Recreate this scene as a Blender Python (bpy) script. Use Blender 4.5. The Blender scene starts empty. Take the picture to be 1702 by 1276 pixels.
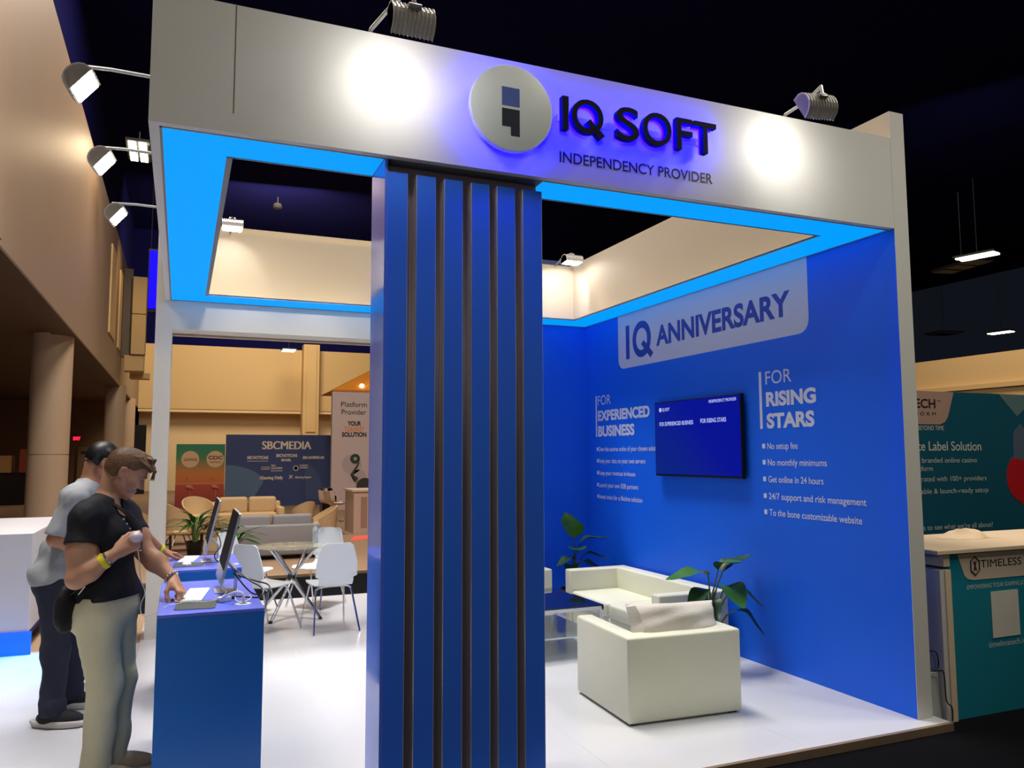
import bpy, bmesh, math, random
import numpy as np
from mathutils import Vector, Matrix
SC = bpy.context.scene
COL = SC.collection
random.seed(7); np.random.seed(7)
PI = math.pi

# ------------------------------------------------------------------ camera, world, exposure, large lights
def srgb(r, g, b):
    f = lambda c: (c / 255 / 12.92) if c / 255 <= .04045 else ((c / 255 + .055) / 1.055) ** 2.4
    return (f(r), f(g), f(b), 1)

cd = bpy.data.cameras.new('camera')
cam = bpy.data.objects.new('camera', cd); COL.objects.link(cam)
YAW, PITCH, ROLL = 0.39544, 0.0903, -0.00376
_F = Vector((math.sin(YAW) * math.cos(PITCH), math.cos(YAW) * math.cos(PITCH), math.sin(PITCH)))
_R = Vector((math.cos(YAW), -math.sin(YAW), 0)); _U = _R.cross(_F)
_R2 = _R * math.cos(ROLL) + _U * math.sin(ROLL); _U2 = -_R * math.sin(ROLL) + _U * math.cos(ROLL)
_m = Matrix.Identity(4)
for i in range(3):
    _m[i][0] = _R2[i]; _m[i][1] = _U2[i]; _m[i][2] = -_F[i]
_m.translation = (-4.4268, -3.8489, 1.70)
cam.matrix_world = _m
cd.sensor_width = 36; cd.lens = 1315.83 / 1702 * 36; cd.clip_end = 300; cd.clip_start = .05
SC.camera = cam
SC.view_settings.view_transform = 'Standard'; SC.view_settings.look = 'None'
SC.view_settings.exposure = 0.0; SC.view_settings.gamma = 1; SC.view_settings.use_curve_mapping = False

W = bpy.data.worlds.new('world'); SC.world = W; W.use_nodes = True
W.node_tree.nodes['Background'].inputs[0].default_value = (.25, .3, .5, 1)
W.node_tree.nodes['Background'].inputs[1].default_value = .02

def aim(o, target):
    d = Vector(target) - o.location
    o.rotation_euler = d.to_track_quat('-Z', 'Y').to_euler()

def area(name, loc, target, size, power, color=(1, 1, 1), size_y=None, spread=PI):
    l = bpy.data.lights.new(name, 'AREA'); l.energy = power; l.color = color
    l.size = size; l.spread = spread
    if size_y: l.shape = 'RECTANGLE'; l.size_y = size_y
    o = bpy.data.objects.new(name, l); COL.objects.link(o); o.location = loc; aim(o, target); return o

def spot(name, loc, target, power, angle, blend=.3, color=(1, 1, 1), radius=.05):
    l = bpy.data.lights.new(name, 'SPOT'); l.energy = power; l.color = color
    l.spot_size = math.radians(angle); l.spot_blend = blend; l.shadow_soft_size = radius
    o = bpy.data.objects.new(name, l); COL.objects.link(o); o.location = loc; aim(o, target); return o

# unseen overhead lights of the hall, some added for effect, and an added low fill
area('unseen_overhead_light', (-2.6, 3.2, 13.0), (-2.6, 3.2, 0), 3.0, 1330, (1, .94, .85))
area('unseen_overhead_light', (-6.4, 1.2, 12.8), (-5.9, 1.0, 0), 1.6, 72, (1, .93, .90), spread=math.radians(38))  # added narrow light to lift the left floor and the men
area('unseen_overhead_light', (2.6, -3.4, 9.5), (-.8, 0.0, 2.0), 1.6, 140, (1, .98, .84))
area('front_fill_light', (-5.4, -6.8, 3.3), (-1.5, 2.0, 1.6), 1.6, 50, (1, .97, .85))  # added fill behind the camera for the beam and front faces
area('unseen_overhead_light', (-3.2, 6.4, 13.0), (-3.3, 4.9, 0), 1.6, 165, (1, .96, .92), spread=math.radians(50))  # added to brighten the white chairs at the back
area('unseen_overhead_light', (-2.5, 14.0, 12.8), (-2.5, 14.0, 0), 3.0, 900, (1, .86, .70))
area('unseen_overhead_light', (-1.0, 30.0, 11.5), (0, 40.0, 5.0), 4.0, 1300, (1, .82, .58))
area('unseen_overhead_light', (4.5, -2.0, 11.5), (2.5, 0.5, 1), 1.5, 480, (1, .88, .72))
spot('pillar_fill_spot', (2.6, -5.2, 9.0), (.1, 0, 2.3), 780, 25, 1.0, (1, .98, .86), .3)  # added spot to lift the pillar and the right end of the header
area('unseen_overhead_light', (16, 12, 12.0), (20, 14, 3), 2.5, 900, (1, .84, .66))

# ------------------------------------------------------------------ materials
_mats = {}
def mat(name, rgb, rough=.5, metal=0, var=.06, scale=8, bump=0, bscale=60, emit=None, estr=0, trans=0, ior=1.45, coat=0, spec=.5, alpha=1):
    if name in _mats: return _mats[name]
    m = bpy.data.materials.new(name); m.use_nodes = True
    nt = m.node_tree; b = nt.nodes['Principled BSDF']
    c = srgb(*rgb)
    if var > 0 and trans == 0:
        tc = nt.nodes.new('ShaderNodeTexCoord')
        n = nt.nodes.new('ShaderNodeTexNoise'); n.inputs['Scale'].default_value = scale; n.inputs['Detail'].default_value = 4
        nt.links.new(tc.outputs['Object'], n.inputs['Vector'])
        mx = nt.nodes.new('ShaderNodeMix'); mx.data_type = 'RGBA'
        mx.inputs[6].default_value = tuple(x * (1 - var) for x in c[:3]) + (1,)
        mx.inputs[7].default_value = tuple(min(1, x * (1 + var)) for x in c[:3]) + (1,)
        nt.links.new(n.outputs['Fac'], mx.inputs[0]); nt.links.new(mx.outputs[2], b.inputs['Base Color'])
        if bump:
            n2 = nt.nodes.new('ShaderNodeTexNoise'); n2.inputs['Scale'].default_value = bscale; n2.inputs['Detail'].default_value = 3
            nt.links.new(tc.outputs['Object'], n2.inputs['Vector'])
            bp = nt.nodes.new('ShaderNodeBump'); bp.inputs['Strength'].default_value = bump; bp.inputs['Distance'].default_value = .01
            nt.links.new(n2.outputs['Fac'], bp.inputs['Height']); nt.links.new(bp.outputs['Normal'], b.inputs['Normal'])
    else:
        b.inputs['Base Color'].default_value = c
    b.inputs['Roughness'].default_value = rough; b.inputs['Metallic'].default_value = metal
    b.inputs['Transmission Weight'].default_value = trans; b.inputs['IOR'].default_value = ior
    b.inputs['Coat Weight'].default_value = coat; b.inputs['Specular IOR Level'].default_value = spec
    b.inputs['Alpha'].default_value = alpha
    if emit:
        b.inputs['Emission Color'].default_value = srgb(*emit); b.inputs['Emission Strength'].default_value = estr
    _mats[name] = m; return m

WHITE = mat('white_panel', (205, 203, 197), .55, var=.02, scale=2)
FLOORW = mat('white_vinyl_floor', (196, 198, 203), .22, var=.03, scale=1.2, bump=.03, bscale=5)
BLUEWALL = mat('blue_print', (12, 103, 244), .5, var=.03, scale=1.5)
SLATBLUE = mat('blue_laminate', (56, 116, 242), .32, var=.04, scale=1.5)
COUNTERBLUE = mat('counter_laminate', (32, 112, 206), .36, var=.04, scale=2)
COUNTERBLUE_LIT = mat('counter_laminate_lit_top', (104, 122, 240), .24, var=.03, scale=2, spec=.8)  # same laminate as the body, light falling on the top put into the colour
CREAM = mat('cream_leather', (222, 222, 200), .38, var=.03, scale=5, bump=.12, bscale=90)
CUSH = mat('cushion_fabric', (206, 200, 190), .75, var=.05, scale=12, bump=.2, bscale=60)
PLASTW = mat('white_plastic', (226, 232, 236), .3, var=.015)
CHROME = mat('chrome', (205, 205, 208), .13, 1, var=.02)
STEEL = mat('grey_metal', (150, 150, 150), .4, .8, var=.04)
LAMPGREY = mat('lamp_casting', (176, 170, 164), .5, .2, var=.05)
BLACK = mat('black_plastic', (14, 14, 16), .4, var=.05)
BLACKCARPET = mat('black_carpet', (7, 8, 12), .95, var=.3, scale=40, bump=.5, bscale=200, spec=.1)
TANCARPET = mat('tan_carpet', (152, 124, 98), .9, var=.08, scale=30, bump=.3, bscale=150)
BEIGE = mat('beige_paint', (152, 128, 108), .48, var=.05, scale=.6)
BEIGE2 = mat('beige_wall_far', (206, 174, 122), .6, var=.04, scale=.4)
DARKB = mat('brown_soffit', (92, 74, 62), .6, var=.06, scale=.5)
CEIL = mat('black_ceiling', (14, 15, 70), .95, var=.3, scale=.3, spec=.1)
LETTERW = mat('white_vinyl', (214, 220, 240), .5, var=.01)
PANELW = mat('pale_panel_print', (196, 204, 226), .5, var=.01)
LETTERB = mat('blue_vinyl', (36, 70, 172), .5, var=.01)
LETTERK = mat('dark_vinyl', (26, 24, 60), .5, var=.02)
GLASS = mat('clear_glass', (196, 190, 160), .02, var=0, alpha=.30, spec=.5)
LEAF = mat('green_leaf', (58, 110, 34), .38, var=.3, scale=14, bump=.1, bscale=30)
LEAFD = mat('dark_green_leaf', (40, 74, 40), .4, var=.3, scale=14)
STEM = mat('plant_stem', (88, 104, 54), .6, var=.1)
SKIN = mat('skin', (192, 144, 114), .5, var=.06, scale=20, bump=.05, bscale=120)
SKIN2 = mat('tanned_skin', (168, 118, 90), .5, var=.06, scale=20, bump=.05, bscale=120)
SOFFIT = mat('lit_blue_fabric', (0, 40, 110), .7, var=0, emit=(0, 158, 255), estr=1.0, spec=.1)
LAMPON = mat('lamp_face', (255, 255, 255), .4, var=0, emit=(255, 252, 244), estr=36)
WARMON = mat('warm_lamp_face', (255, 250, 235), .4, var=0, emit=(255, 240, 210), estr=9)
HALO = mat('blue_led', (20, 10, 160), .5, var=0, emit=(4, 0, 255), estr=150)

# ------------------------------------------------------------------ object helpers
def link(name, me, m=None, parent=None, smooth=False):
    o = bpy.data.objects.new(name, me); COL.objects.link(o)
    if m is not None:
        for x in (m if isinstance(m, (list, tuple)) else [m]): me.materials.append(x)
    if smooth:
        me.polygons.foreach_set('use_smooth', [True] * len(me.polygons))
    if parent is not None:
        o.parent = parent
        o.matrix_parent_inverse = parent.matrix_world.inverted() if False else Matrix.Translation(-parent.location) if parent.type == 'EMPTY' else Matrix.Identity(4)
    return o

def tag(o, label=None, cat=None, group=None, kind=None):
    if label: o['label'] = label
    if cat: o['category'] = cat
    if group: o['group'] = group
    if kind: o['kind'] = kind
    return o

def thing(name, label, cat, loc=(0, 0, 0), group=None, kind=None):
    o = bpy.data.objects.new(name, None); COL.objects.link(o); o.location = loc; o.empty_display_size = .1
    return tag(o, label, cat, group, kind)

class MB:
    """collects shapes in world coordinates for one mesh object"""
    def __init__(s): s.v = []; s.f = []; s.mi = []; s.cur = 0
    def add(s, vs, fs):
        n = len(s.v); s.v += [tuple(v) for v in vs]; s.f += [tuple(i + n for i in f) for f in fs]; s.mi += [s.cur] * len(fs); return s
    def box(s, x0, x1, y0, y1, z0, z1, M=None):
        vs = [Vector((x, y, z)) for x in (x0, x1) for y in (y0, y1) for z in (z0, z1)]
        if M is not None: vs = [M @ v for v in vs]
        return s.add(vs, [(0, 1, 3, 2), (4, 6, 7, 5), (0, 4, 5, 1), (2, 3, 7, 6), (0, 2, 6, 4), (1, 5, 7, 3)])
    def rbox(s, x0, x1, y0, y1, z0, z1, r=.02, seg=3, M=None):
        bm = bmesh.new(); bmesh.ops.create_cube(bm, size=1)
        for v in bm.verts: v.co = Vector(((x0 + x1) / 2 + v.co.x * (x1 - x0), (y0 + y1) / 2 + v.co.y * (y1 - y0), (z0 + z1) / 2 + v.co.z * (z1 - z0)))
        bmesh.ops.bevel(bm, geom=bm.edges[:], offset=r, segments=seg, affect='EDGES', profile=.5)
        bm.verts.index_update()
        vs = [(M @ v.co if M is not None else v.co) for v in bm.verts]; fs = [[v.index for v in f.verts] for f in bm.faces]
        bm.free(); return s.add(vs, fs)
    def tube(s, pts, r, n=8, caps=True):
        pts = [Vector(p) for p in pts]; rs = r if isinstance(r, (list, tuple)) else [r] * len(pts)
        up = None; vs = []; fs = []
        for i, p in enumerate(pts):
            t = (pts[min(i + 1, len(pts) - 1)] - pts[max(i - 1, 0)]).normalized()
            if up is None:
                up = t.orthogonal().normalized()
            up = (up - t * up.dot(t)); up = up.normalized() if up.length > 1e-6 else t.orthogonal().normalized()
            sd = t.cross(up)
            for k in range(n):
                a = 2 * PI * k / n; vs.append(p + (up * math.cos(a) + sd * math.sin(a)) * rs[i])
        for i in range(len(pts) - 1):
            for k in range(n):
                a = i * n + k; b = i * n + (k + 1) % n; fs.append((a, b, b + n, a + n))
        if caps: fs.append(tuple(range(n - 1, -1, -1))); fs.append(tuple(range((len(pts) - 1) * n, len(pts) * n)))
        return s.add(vs, fs)
    def lathe(s, prof, c=(0, 0, 0), n=24, M=None):
        vs = []; fs = []
        for r, z in prof:
            for k in range(n):
                a = 2 * PI * k / n; v = Vector((r * math.cos(a), r * math.sin(a), z))
                vs.append((M @ v if M is not None else v) + Vector(c))
        for i in range(len(prof) - 1):
            for k in range(n):
                a = i * n + k; b = i * n + (k + 1) % n; fs.append((a, b, b + n, a + n))
        fs.append(tuple(range(n - 1, -1, -1))); fs.append(tuple(range((len(prof) - 1) * n, len(prof) * n)))
        return s.add(vs, fs)
    def prism(s, poly, M, d):
        """poly in local xy, extruded along local z by d, placed by M"""
        n = len(poly)
        vs = [M @ Vector((x, y, 0)) for x, y in poly] + [M @ Vector((x, y, d)) for x, y in poly]
        return s.add(vs, [tuple(range(n - 1, -1, -1)), tuple(range(n, 2 * n))] + [(i, (i + 1) % n, (i + 1) % n + n, i + n) for i in range(n)])
    def grid(s, P, close=False):
        """P[i][j] points"""
        a = len(P); b = len(P[0]); fs = []
        for i in range(a - 1):
            for j in range(b - 1 if not close else b):
                fs.append((i * b + j, i * b + (j + 1) % b, (i + 1) * b + (j + 1) % b, (i + 1) * b + j))
        return s.add([p for r in P for p in r], fs)
    def build(s, name, m=None, parent=None, smooth=False):
        me = bpy.data.meshes.new(name); me.from_pydata(s.v, [], s.f)
        me.update()
        o = link(name, me, m, parent, smooth)
        if isinstance(m, (list, tuple)): me.polygons.foreach_set('material_index', s.mi)
        bm = bmesh.new(); bm.from_mesh(me); bmesh.ops.recalc_face_normals(bm, faces=bm.faces); bm.to_mesh(me); bm.free()
        if smooth:
            try: me.set_sharp_from_angle(angle=math.radians(38))
            except Exception: pass
        return o

def frame(o, x, y):
    x = Vector(x).normalized(); y = Vector(y); y = (y - x * y.dot(x)).normalized(); z = x.cross(y)
    M = Matrix.Identity(4)
    for i in range(3): M[i][0] = x[i]; M[i][1] = y[i]; M[i][2] = z[i]
    M.translation = Vector(o); return M
FX = Matrix.Identity(4)

def spline(pts, n=8):
    pts = [Vector(p) for p in pts]; out = []
    for i in range(len(pts) - 1):
        p0 = pts[max(i - 1, 0)]; p1 = pts[i]; p2 = pts[i + 1]; p3 = pts[min(i + 2, len(pts) - 1)]
        for k in range(n):
            t = k / n
            out.append(.5 * ((2 * p1) + (p2 - p0) * t + (2 * p0 - 5 * p1 + 4 * p2 - p3) * t * t + (3 * p1 - p0 - 3 * p2 + p3) * t ** 3))
    out.append(pts[-1]); return out

def rrect(x0, x1, y0, y1, r, seg=6, corners=(1, 1, 1, 1)):
    out = []
    for (cx, cy, a0, on, px, py) in ((x1 - r, y1 - r, 0, corners[0], x1, y1), (x0 + r, y1 - r, PI / 2, corners[1], x0, y1), (x0 + r, y0 + r, PI, corners[2], x0, y0), (x1 - r, y0 + r, 3 * PI / 2, corners[3], x1, y0)):
        if on: out += [(cx + r * math.cos(a0 + PI / 2 * k / seg), cy + r * math.sin(a0 + PI / 2 * k / seg)) for k in range(seg + 1)]
        else: out.append((px, py))
    return out

# lettering -------------------------------------------------------------------------------------
FONT = None     # Blender's built-in sans
def text_geo(s, bold=0.0, extrude=0.0, res=6):
    cu = bpy.data.curves.new('txt', 'FONT'); cu.body = s; cu.size = 1; cu.offset = bold; cu.extrude = extrude; cu.resolution_u = res
    if FONT: cu.font = FONT
    o = bpy.data.objects.new('txt', cu); COL.objects.link(o)
    dg = bpy.context.evaluated_depsgraph_get(); dg.update()
    me = bpy.data.meshes.new_from_object(o.evaluated_get(dg))
    v = [tuple(x.co) for x in me.vertices]; f = [tuple(p.vertices) for p in me.polygons]
    bpy.data.objects.remove(o); bpy.data.curves.remove(cu); bpy.data.meshes.remove(me)
    return v, f
_cap = [x[1] for x in text_geo('H')[0]]; CAP = max(_cap) - min(_cap)
def put_text(mb, s, origin, xdir, ydir, cap, width=None, bold=0.0, ex=0.0, lift=.0015, align='l'):
    """baseline-left origin; cap = capital height in metres; width = fitted length"""
    v, f = text_geo(s, bold, ex / cap * CAP if ex else 0)
    if not v: return
    x = Vector(xdir).normalized(); y = Vector(ydir).normalized(); z = x.cross(y)
    k = cap / CAP; x0 = min(p[0] for p in v); x1 = max(p[0] for p in v)
    sx = width / (x1 - x0) if width else k
    if align == 'c': off = -(x0 + x1) / 2
    elif align == 'r': off = -x1
    else: off = -x0
    o = Vector(origin)
    mb.add([o + x * ((p[0] + off) * sx) + y * (p[1] * k) + z * (p[2] * k + lift + (ex if ex else 0)) for p in v], f)
HALO2 = mat('blue_led_soft', (20, 10, 160), .5, var=0, emit=(4, 0, 255), estr=50)
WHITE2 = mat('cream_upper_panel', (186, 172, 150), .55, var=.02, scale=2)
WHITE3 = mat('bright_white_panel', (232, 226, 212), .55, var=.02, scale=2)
# ------------------------------------------------------------------ setting: hall and booth shell
H1, H2, H3, BW, BD = 3.226, 3.86, 4.05, 4.58, 4.47
def struct(o, label=None, cat=None):
    o['kind'] = 'structure'
    if label: o['label'] = label
    if cat: o['category'] = cat
    return o
struct(MB().box(-4.72, .16, -.1, 6.15, -.045, 0).build('floor', FLOORW), 'glossy white vinyl floor of the blue exhibition booth', 'floor')
struct(MB().box(-11, -4.722, -6, 4.36, -.045, 0).build('floor_left', FLOORW), 'white vinyl floor beside the two men and the lit kiosk', 'floor')
struct(MB().box(-20, 45, -12, 50, -.12, -.05).build('floor_hall', BLACKCARPET), 'black carpet of the exhibition hall', 'floor')
struct(MB().box(-16, 8, 8.2, 39.9, -.05, -.01).box(-9, -4.722, 4.37, 5.9, -.05, -.012).build('floor_lounge', TANCARPET), 'tan carpet under the lounge beyond the booth', 'floor')
struct(MB().box(-4.0, -2.0, -.125, -.1, -.05, 0).box(-2.0, .16, -.125, -.1, -.05, -.001).build('trim_front', mat('worn_edge', (140, 118, 96), .45, .3, var=.35, scale=3)), 'worn metal edge along the front of the white floor', 'trim')
struct(MB().box(-20, 45, -12, 50, 13.6, 13.8).build('ceiling', CEIL), 'black hall ceiling', 'ceiling')
struct(MB().box(-20, -19.8, -12, 50, -.05, 13.6).build('wall_left', CEIL), None, 'wall')
sm_ = MB()
for (p, q) in (((-3.44, 3.5), (-3.44, .0)), ((-2.2, 6.1), (-2.2, -.1)), ((-1.0, 4.4), (-1.0, -.1))):
    sm_.box(p[0] - .0018, p[0] + .0018, q[1], p[1], -.0005, .0006)
sm_.build('floor_seam', mat('seam_grey', (186, 188, 192), .5), bpy.data.objects['floor'])
# mezzanine on the left: tall beige face, dark soffit under it
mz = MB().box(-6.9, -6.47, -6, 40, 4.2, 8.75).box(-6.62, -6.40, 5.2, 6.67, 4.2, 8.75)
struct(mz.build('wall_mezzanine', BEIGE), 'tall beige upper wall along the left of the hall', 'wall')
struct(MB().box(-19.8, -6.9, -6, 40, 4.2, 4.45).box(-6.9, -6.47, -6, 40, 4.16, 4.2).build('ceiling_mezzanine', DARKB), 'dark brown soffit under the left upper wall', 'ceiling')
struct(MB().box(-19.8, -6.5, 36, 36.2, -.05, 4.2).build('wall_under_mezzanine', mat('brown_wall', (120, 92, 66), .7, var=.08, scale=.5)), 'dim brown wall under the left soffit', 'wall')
fw = MB().box(-6.47, 14, 40, 40.3, 4.15, 7.45)
struct(fw.build('wall_far', BEIGE2), 'upper beige wall at the far end of the hall', 'wall')
struct(MB().box(-6.47, 14, 41.2, 41.4, -.05, 4.15).box(-6.47, 14, 40.05, 41.2, 4.0, 4.15).build('wall_far_recess', mat('recess_wall', (228, 200, 156), .7, var=.05, scale=.4)), 'shaded lower wall under the far beige wall', 'wall')
struct(MB().box(-20, 45, 49.8, 50, -.05, 13.6).build('wall_back', CEIL), None, 'wall')
struct(MB().box(1.5, 2.34, 39.3, 39.98, -.01, 7.7).box(1.66, 2.18, 39.22, 39.3, 3.0, 7.6).build('pillar', BEIGE2), 'square beige pillar on the far wall behind the lounge', 'pillar')
struct(MB().box(20, 20.25, -2, 48, -.05, 3.95).box(20.1, 20.35, -2, 48, 3.95, 5.0).box(19.9, 20.1, -2, 48, 3.85, 4.0).build('wall_partition', BEIGE2), 'beige partition wall far behind the teal banner', 'wall')

struct(MB().box(-7.3, -7.0, -6, 40, 8.7, 13.6).build('wall_upper_left', CEIL), None, 'wall')
struct(MB().box(-7.3, 14, 41.0, 41.2, 7.4, 13.6).build('wall_upper_far', CEIL), None, 'wall')
# booth walls and header
wr = MB().box(0, .125, .002, 4.47, 0, H1).build('wall_right', [BLUEWALL])
struct(wr, 'blue printed side wall of the booth carrying the screen', 'wall')
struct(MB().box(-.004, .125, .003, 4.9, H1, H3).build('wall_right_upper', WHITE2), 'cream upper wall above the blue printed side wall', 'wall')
struct(MB().box(-.004, .125, -.001, .0025, 0, H3).build('pillar_right', WHITE), 'white end face of the right booth wall', 'pillar')
struct(MB().box(-2.45, 0, 4.47, 4.76, 0, H1).build('wall_back_booth', BLUEWALL), 'blue back wall of the booth behind the tall plant', 'wall')
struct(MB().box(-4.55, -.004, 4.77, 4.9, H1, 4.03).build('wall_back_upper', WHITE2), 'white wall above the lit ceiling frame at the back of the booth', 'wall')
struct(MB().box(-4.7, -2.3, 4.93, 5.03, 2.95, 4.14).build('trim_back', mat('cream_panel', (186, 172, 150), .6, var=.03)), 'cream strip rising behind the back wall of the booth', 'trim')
struct(MB().box(-2.3, .4, 4.93, 5.03, 2.95, 4.13).build('trim_back_blue', mat('navy_panel', (40, 58, 110), .6, var=.03)), 'navy strip rising behind the right back wall of the booth', 'trim')
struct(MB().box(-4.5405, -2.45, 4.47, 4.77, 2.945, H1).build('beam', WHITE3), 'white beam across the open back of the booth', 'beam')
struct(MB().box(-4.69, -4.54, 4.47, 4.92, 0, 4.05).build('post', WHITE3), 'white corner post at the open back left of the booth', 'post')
fs = MB().box(-4.61, 0, 0, .045, H1, H2)
fas = struct(fs.build('header_front', WHITE), 'white front header of the booth with the lit logo', 'header')
MB().box(-4.248, -4.243, -.0008, .001, 3.32, 3.857).build('panel_seam', mat('seam', (96, 92, 84), .7), fas)
struct(MB().box(-4.61, -4.565, .045, 4.47, H1 - .0, H2).build('header_left', WHITE), 'white left header of the booth under the arm lamps', 'header')
tg = MB(); put_text(tg, 'INDEPENDENCY PROVIDER', (-2.528, 0, 3.330), (1, 0, .008), (0, 0, 1), .060, 1.033, .012)
tg.build('tagline_lettering', LETTERK, fas)

# lit soffit frame
so = thing('ceiling_light_box', 'bright blue lit ceiling frame around the open top of the booth', 'light', (-2.3, 2.2, H1))
X0, X1, Y0, Y1 = -4.565, -.004, .045, 4.47
x0, x1, y0, y1 = -4.255, -.335, .338, 4.10
def ring(mb, a, b, c, d, e, f, g, h, z):
    P = [(a, c, z), (b, c, z), (b, d, z), (a, d, z), (e, g, z), (f, g, z), (f, h, z), (e, h, z)]
    mb.add(P, [(0, 1, 5, 4), (1, 2, 6, 5), (2, 3, 7, 6), (3, 0, 4, 7)])
CX0, CX1 = -3.505, -2.603      # the column interrupts the lit strip of the front
sm = MB()
def strips(mb, za, zb):
    mb.box(X0, CX0, Y0, y0, za, zb).box(CX1, X1, Y0, y0, za, zb).box(X0, X1, y1, Y1, za, zb).box(X0, x0, y0, y1, za, zb).box(x1, X1, y0, y1, za, zb)
strips(sm, H1 + .003, H1 + .007); sm.build('lit_fabric', SOFFIT, so)
bk = MB(); strips(bk, H1 + .0075, H1 + .014); bk.build('glow_block_board', WHITE, so)  # added unseen board, keeps the fabric from glowing upwards
ALU = mat('alu_frame', (128, 134, 142), .4, .3)
fr = MB(); t = .012
for (a, b, c, d) in ((X0, CX0, Y0, Y0 + t), (CX1, X1, Y0, Y0 + t), (X0, X1, Y1 - t, Y1), (X0, X0 + t, Y0, Y1), (X1 - .006, X1, Y0, Y1)): fr.box(a, b, c, d, H1 - .002, H1 + .003)
for (a, b, c, d) in ((x0, CX0, y0 - .006, y0 + .006), (CX1, x1, y0 - .006, y0 + .006), (x0, x1, y1, y1 + .004), (x0 - .002, x0 + .028, y0 - .002, y1), (x1, x1 + .003, y0, y1)): fr.box(a, b, c, d, H1 - .001, H1 + .015)
fr.build('frame_profile', ALU, so)
MB().box(CX0, CX1, Y0 - .0, y0, H1 + .0, H1 + .016).build('column_head_board', mat('grey_board', (120, 118, 124), .6), so)

# slatted column -----------------------------------------------------------------------------------
colm = thing('slatted_column', 'tall blue slatted column under the front header', 'column', (-3.05, .2, 0))
sx = [(-3.488, -3.378), (-3.333, -3.226), (-3.182, -3.076), (-3.03, -2.923), (-2.882, -2.773), (-2.730, -2.612)]
for i, (a, b) in enumerate(sx):
    m_ = MB().rbox(a, b, .055, .135, 0, H1 - .06, .003, 1)
    sl_ = m_.build('slat', [SLATBLUE, mat('slat_edge_sheen', (196, 188, 196), .25, .3, var=.05, scale=2)], colm)  # pale edge colour stands in for the sheen reflected in the gaps
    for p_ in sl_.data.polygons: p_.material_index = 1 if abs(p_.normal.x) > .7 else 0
MB().box(-3.487, -2.613, .1355, .33, 0, H1 - .002).build('back_panel', mat('back_panel_sheen', (124, 112, 122), .28, .25, var=.05, scale=2), colm)  # lighter grey paints in reflections between the slats
MB().box(-3.503, -3.4885, .045, .345, 0, H1 - .002).build('side_panel', mat('glossy_side_panel', (84, 124, 246), .1, .1, var=.05, scale=2, coat=.25), colm)

# wall graphics --------------------------------------------------------------------------------------
YD, ZU = (0, -1, 0), (0, 0, 1)
pm = frame((-.001, 0, 0), YD, ZU)   # local x = -y world, local y = z
MB().prism(rrect(-3.70, -.825, 2.638, 3.224, .11, corners=(0, 0, 1, 1)), pm, .001).build('anniversary_panel', PANELW, wr)
t1 = MB()
put_text(t1, 'I', (-.001, 3.537, 2.742), YD, ZU, .345, .075, .02); put_text(t1, 'O', (-.001, 3.40, 2.742), YD, ZU, .345, .36, .03)
t1.prism([(-3.23, 2.86), (-3.18, 2.90), (-3.00, 2.745), (-3.055, 2.70)], frame((-.0012, 0, 0), YD, ZU), .0012)
put_text(t1, 'ANNIVERSARY', (-.001, 2.944, 2.81), YD, ZU, .186, 1.925, .035)
t1.build('anniversary_lettering', LETTERB, wr)
for (bx, h1x, lines, w, hdr) in ((-4.237, -4.184, ['EXPERIENCED', 'BUSINESS'], [1.094, .79], 0), (-1.416, -1.335, ['RISING', 'STARS'], [.555, .53], 1)):
    tb = MB()
    put_text(tb, 'FOR', (-.001, -h1x, 2.275), YD, ZU, .105, .30, .0)
    put_text(tb, lines[0], (-.001, -h1x, 2.098), YD, ZU, .105, w[0], .045)
    put_text(tb, lines[1], (-.001, -h1x, 1.920), YD, ZU, .108, w[1], .045)
    tb.box(-.002, -.001, -bx - (.03 if hdr else .028), -bx, 1.913, 2.385)
    tb.build('heading_lettering', LETTERW, wr)
zs = [1.76, 1.628, 1.492, 1.356, 1.225]
L1 = [('Own the source codes of your chosen solution', 1.27), ('Keep your data on your own servers', .99), ('Keep your revenue in-house', .79), ('Launch your own B2B partners', .84), ('Invest once for a lifetime solution', .92)]
L2 = [('No setup fee', .345), ('No monthly minimums', .641), ('Get online in 24 hours', .60), ('24/7 support and risk management', .995), ('To the bone customizable website', .95)]
for lst, bx in ((L1, -4.225), (L2, -1.40)):
    tb = MB()
    for (s, w), z in zip(lst, zs):
        tb.box(-.002, -.001, -bx - (.034 if lst is L2 else .03), -bx, z - .008, z + .030)
        put_text(tb, s, (-.001, -(bx + .062 if lst is L2 else bx + .045), z - .014), YD, ZU, .050, w, .010)
    tb.build('bullet_list_lettering', LETTERW, wr)

# illuminated logo sign --------------------------------------------------------------------------------
lg = thing('logo_sign', 'round white logo disc glowing blue on the front header', 'sign', (-2.85, -.06, 3.55))
cx, cz, R_ = -2.853, 3.544, .236
Mx = frame((cx, 0, cz), (1, 0, 0), (0, 0, 1))     # local z = -y world
prof = [(0.001, .062), (R_ - .004, .062), (R_, .065), (R_, .098), (R_ - .004, .1), (.001, .1)]
MB().lathe(prof, n=64, M=Mx).build('disc', mat('sign_face', (222, 230, 230), .45, var=.02), lg, True)
MB().lathe([(.001, .03), (R_ - .02, .03), (R_ - .02, .058), (.001, .058)], n=48, M=Mx).build('halo_light', HALO2, lg)
MB().box(-2.856 - .10, -2.856 + .10, -.030, -.001, 3.46, 3.62).build('mount', WHITE, lg)
MB().box(-2.913, -2.812, -.1015, -.1, 3.552, 3.654).build('logo_square', mat('logo_blue', (74, 96, 176), .5), lg)
MB().prism([(-.06, -.008), (.041, -.008), (.041, -.155), (-.01, -.155), (-.01, -.107), (-.06, -.107)], frame((-2.853, -.1, 3.544), (1, 0, 0), (0, 0, 1)), .0015).build('logo_mark', mat('logo_navy', (12, 22, 46), .5), lg)
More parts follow.
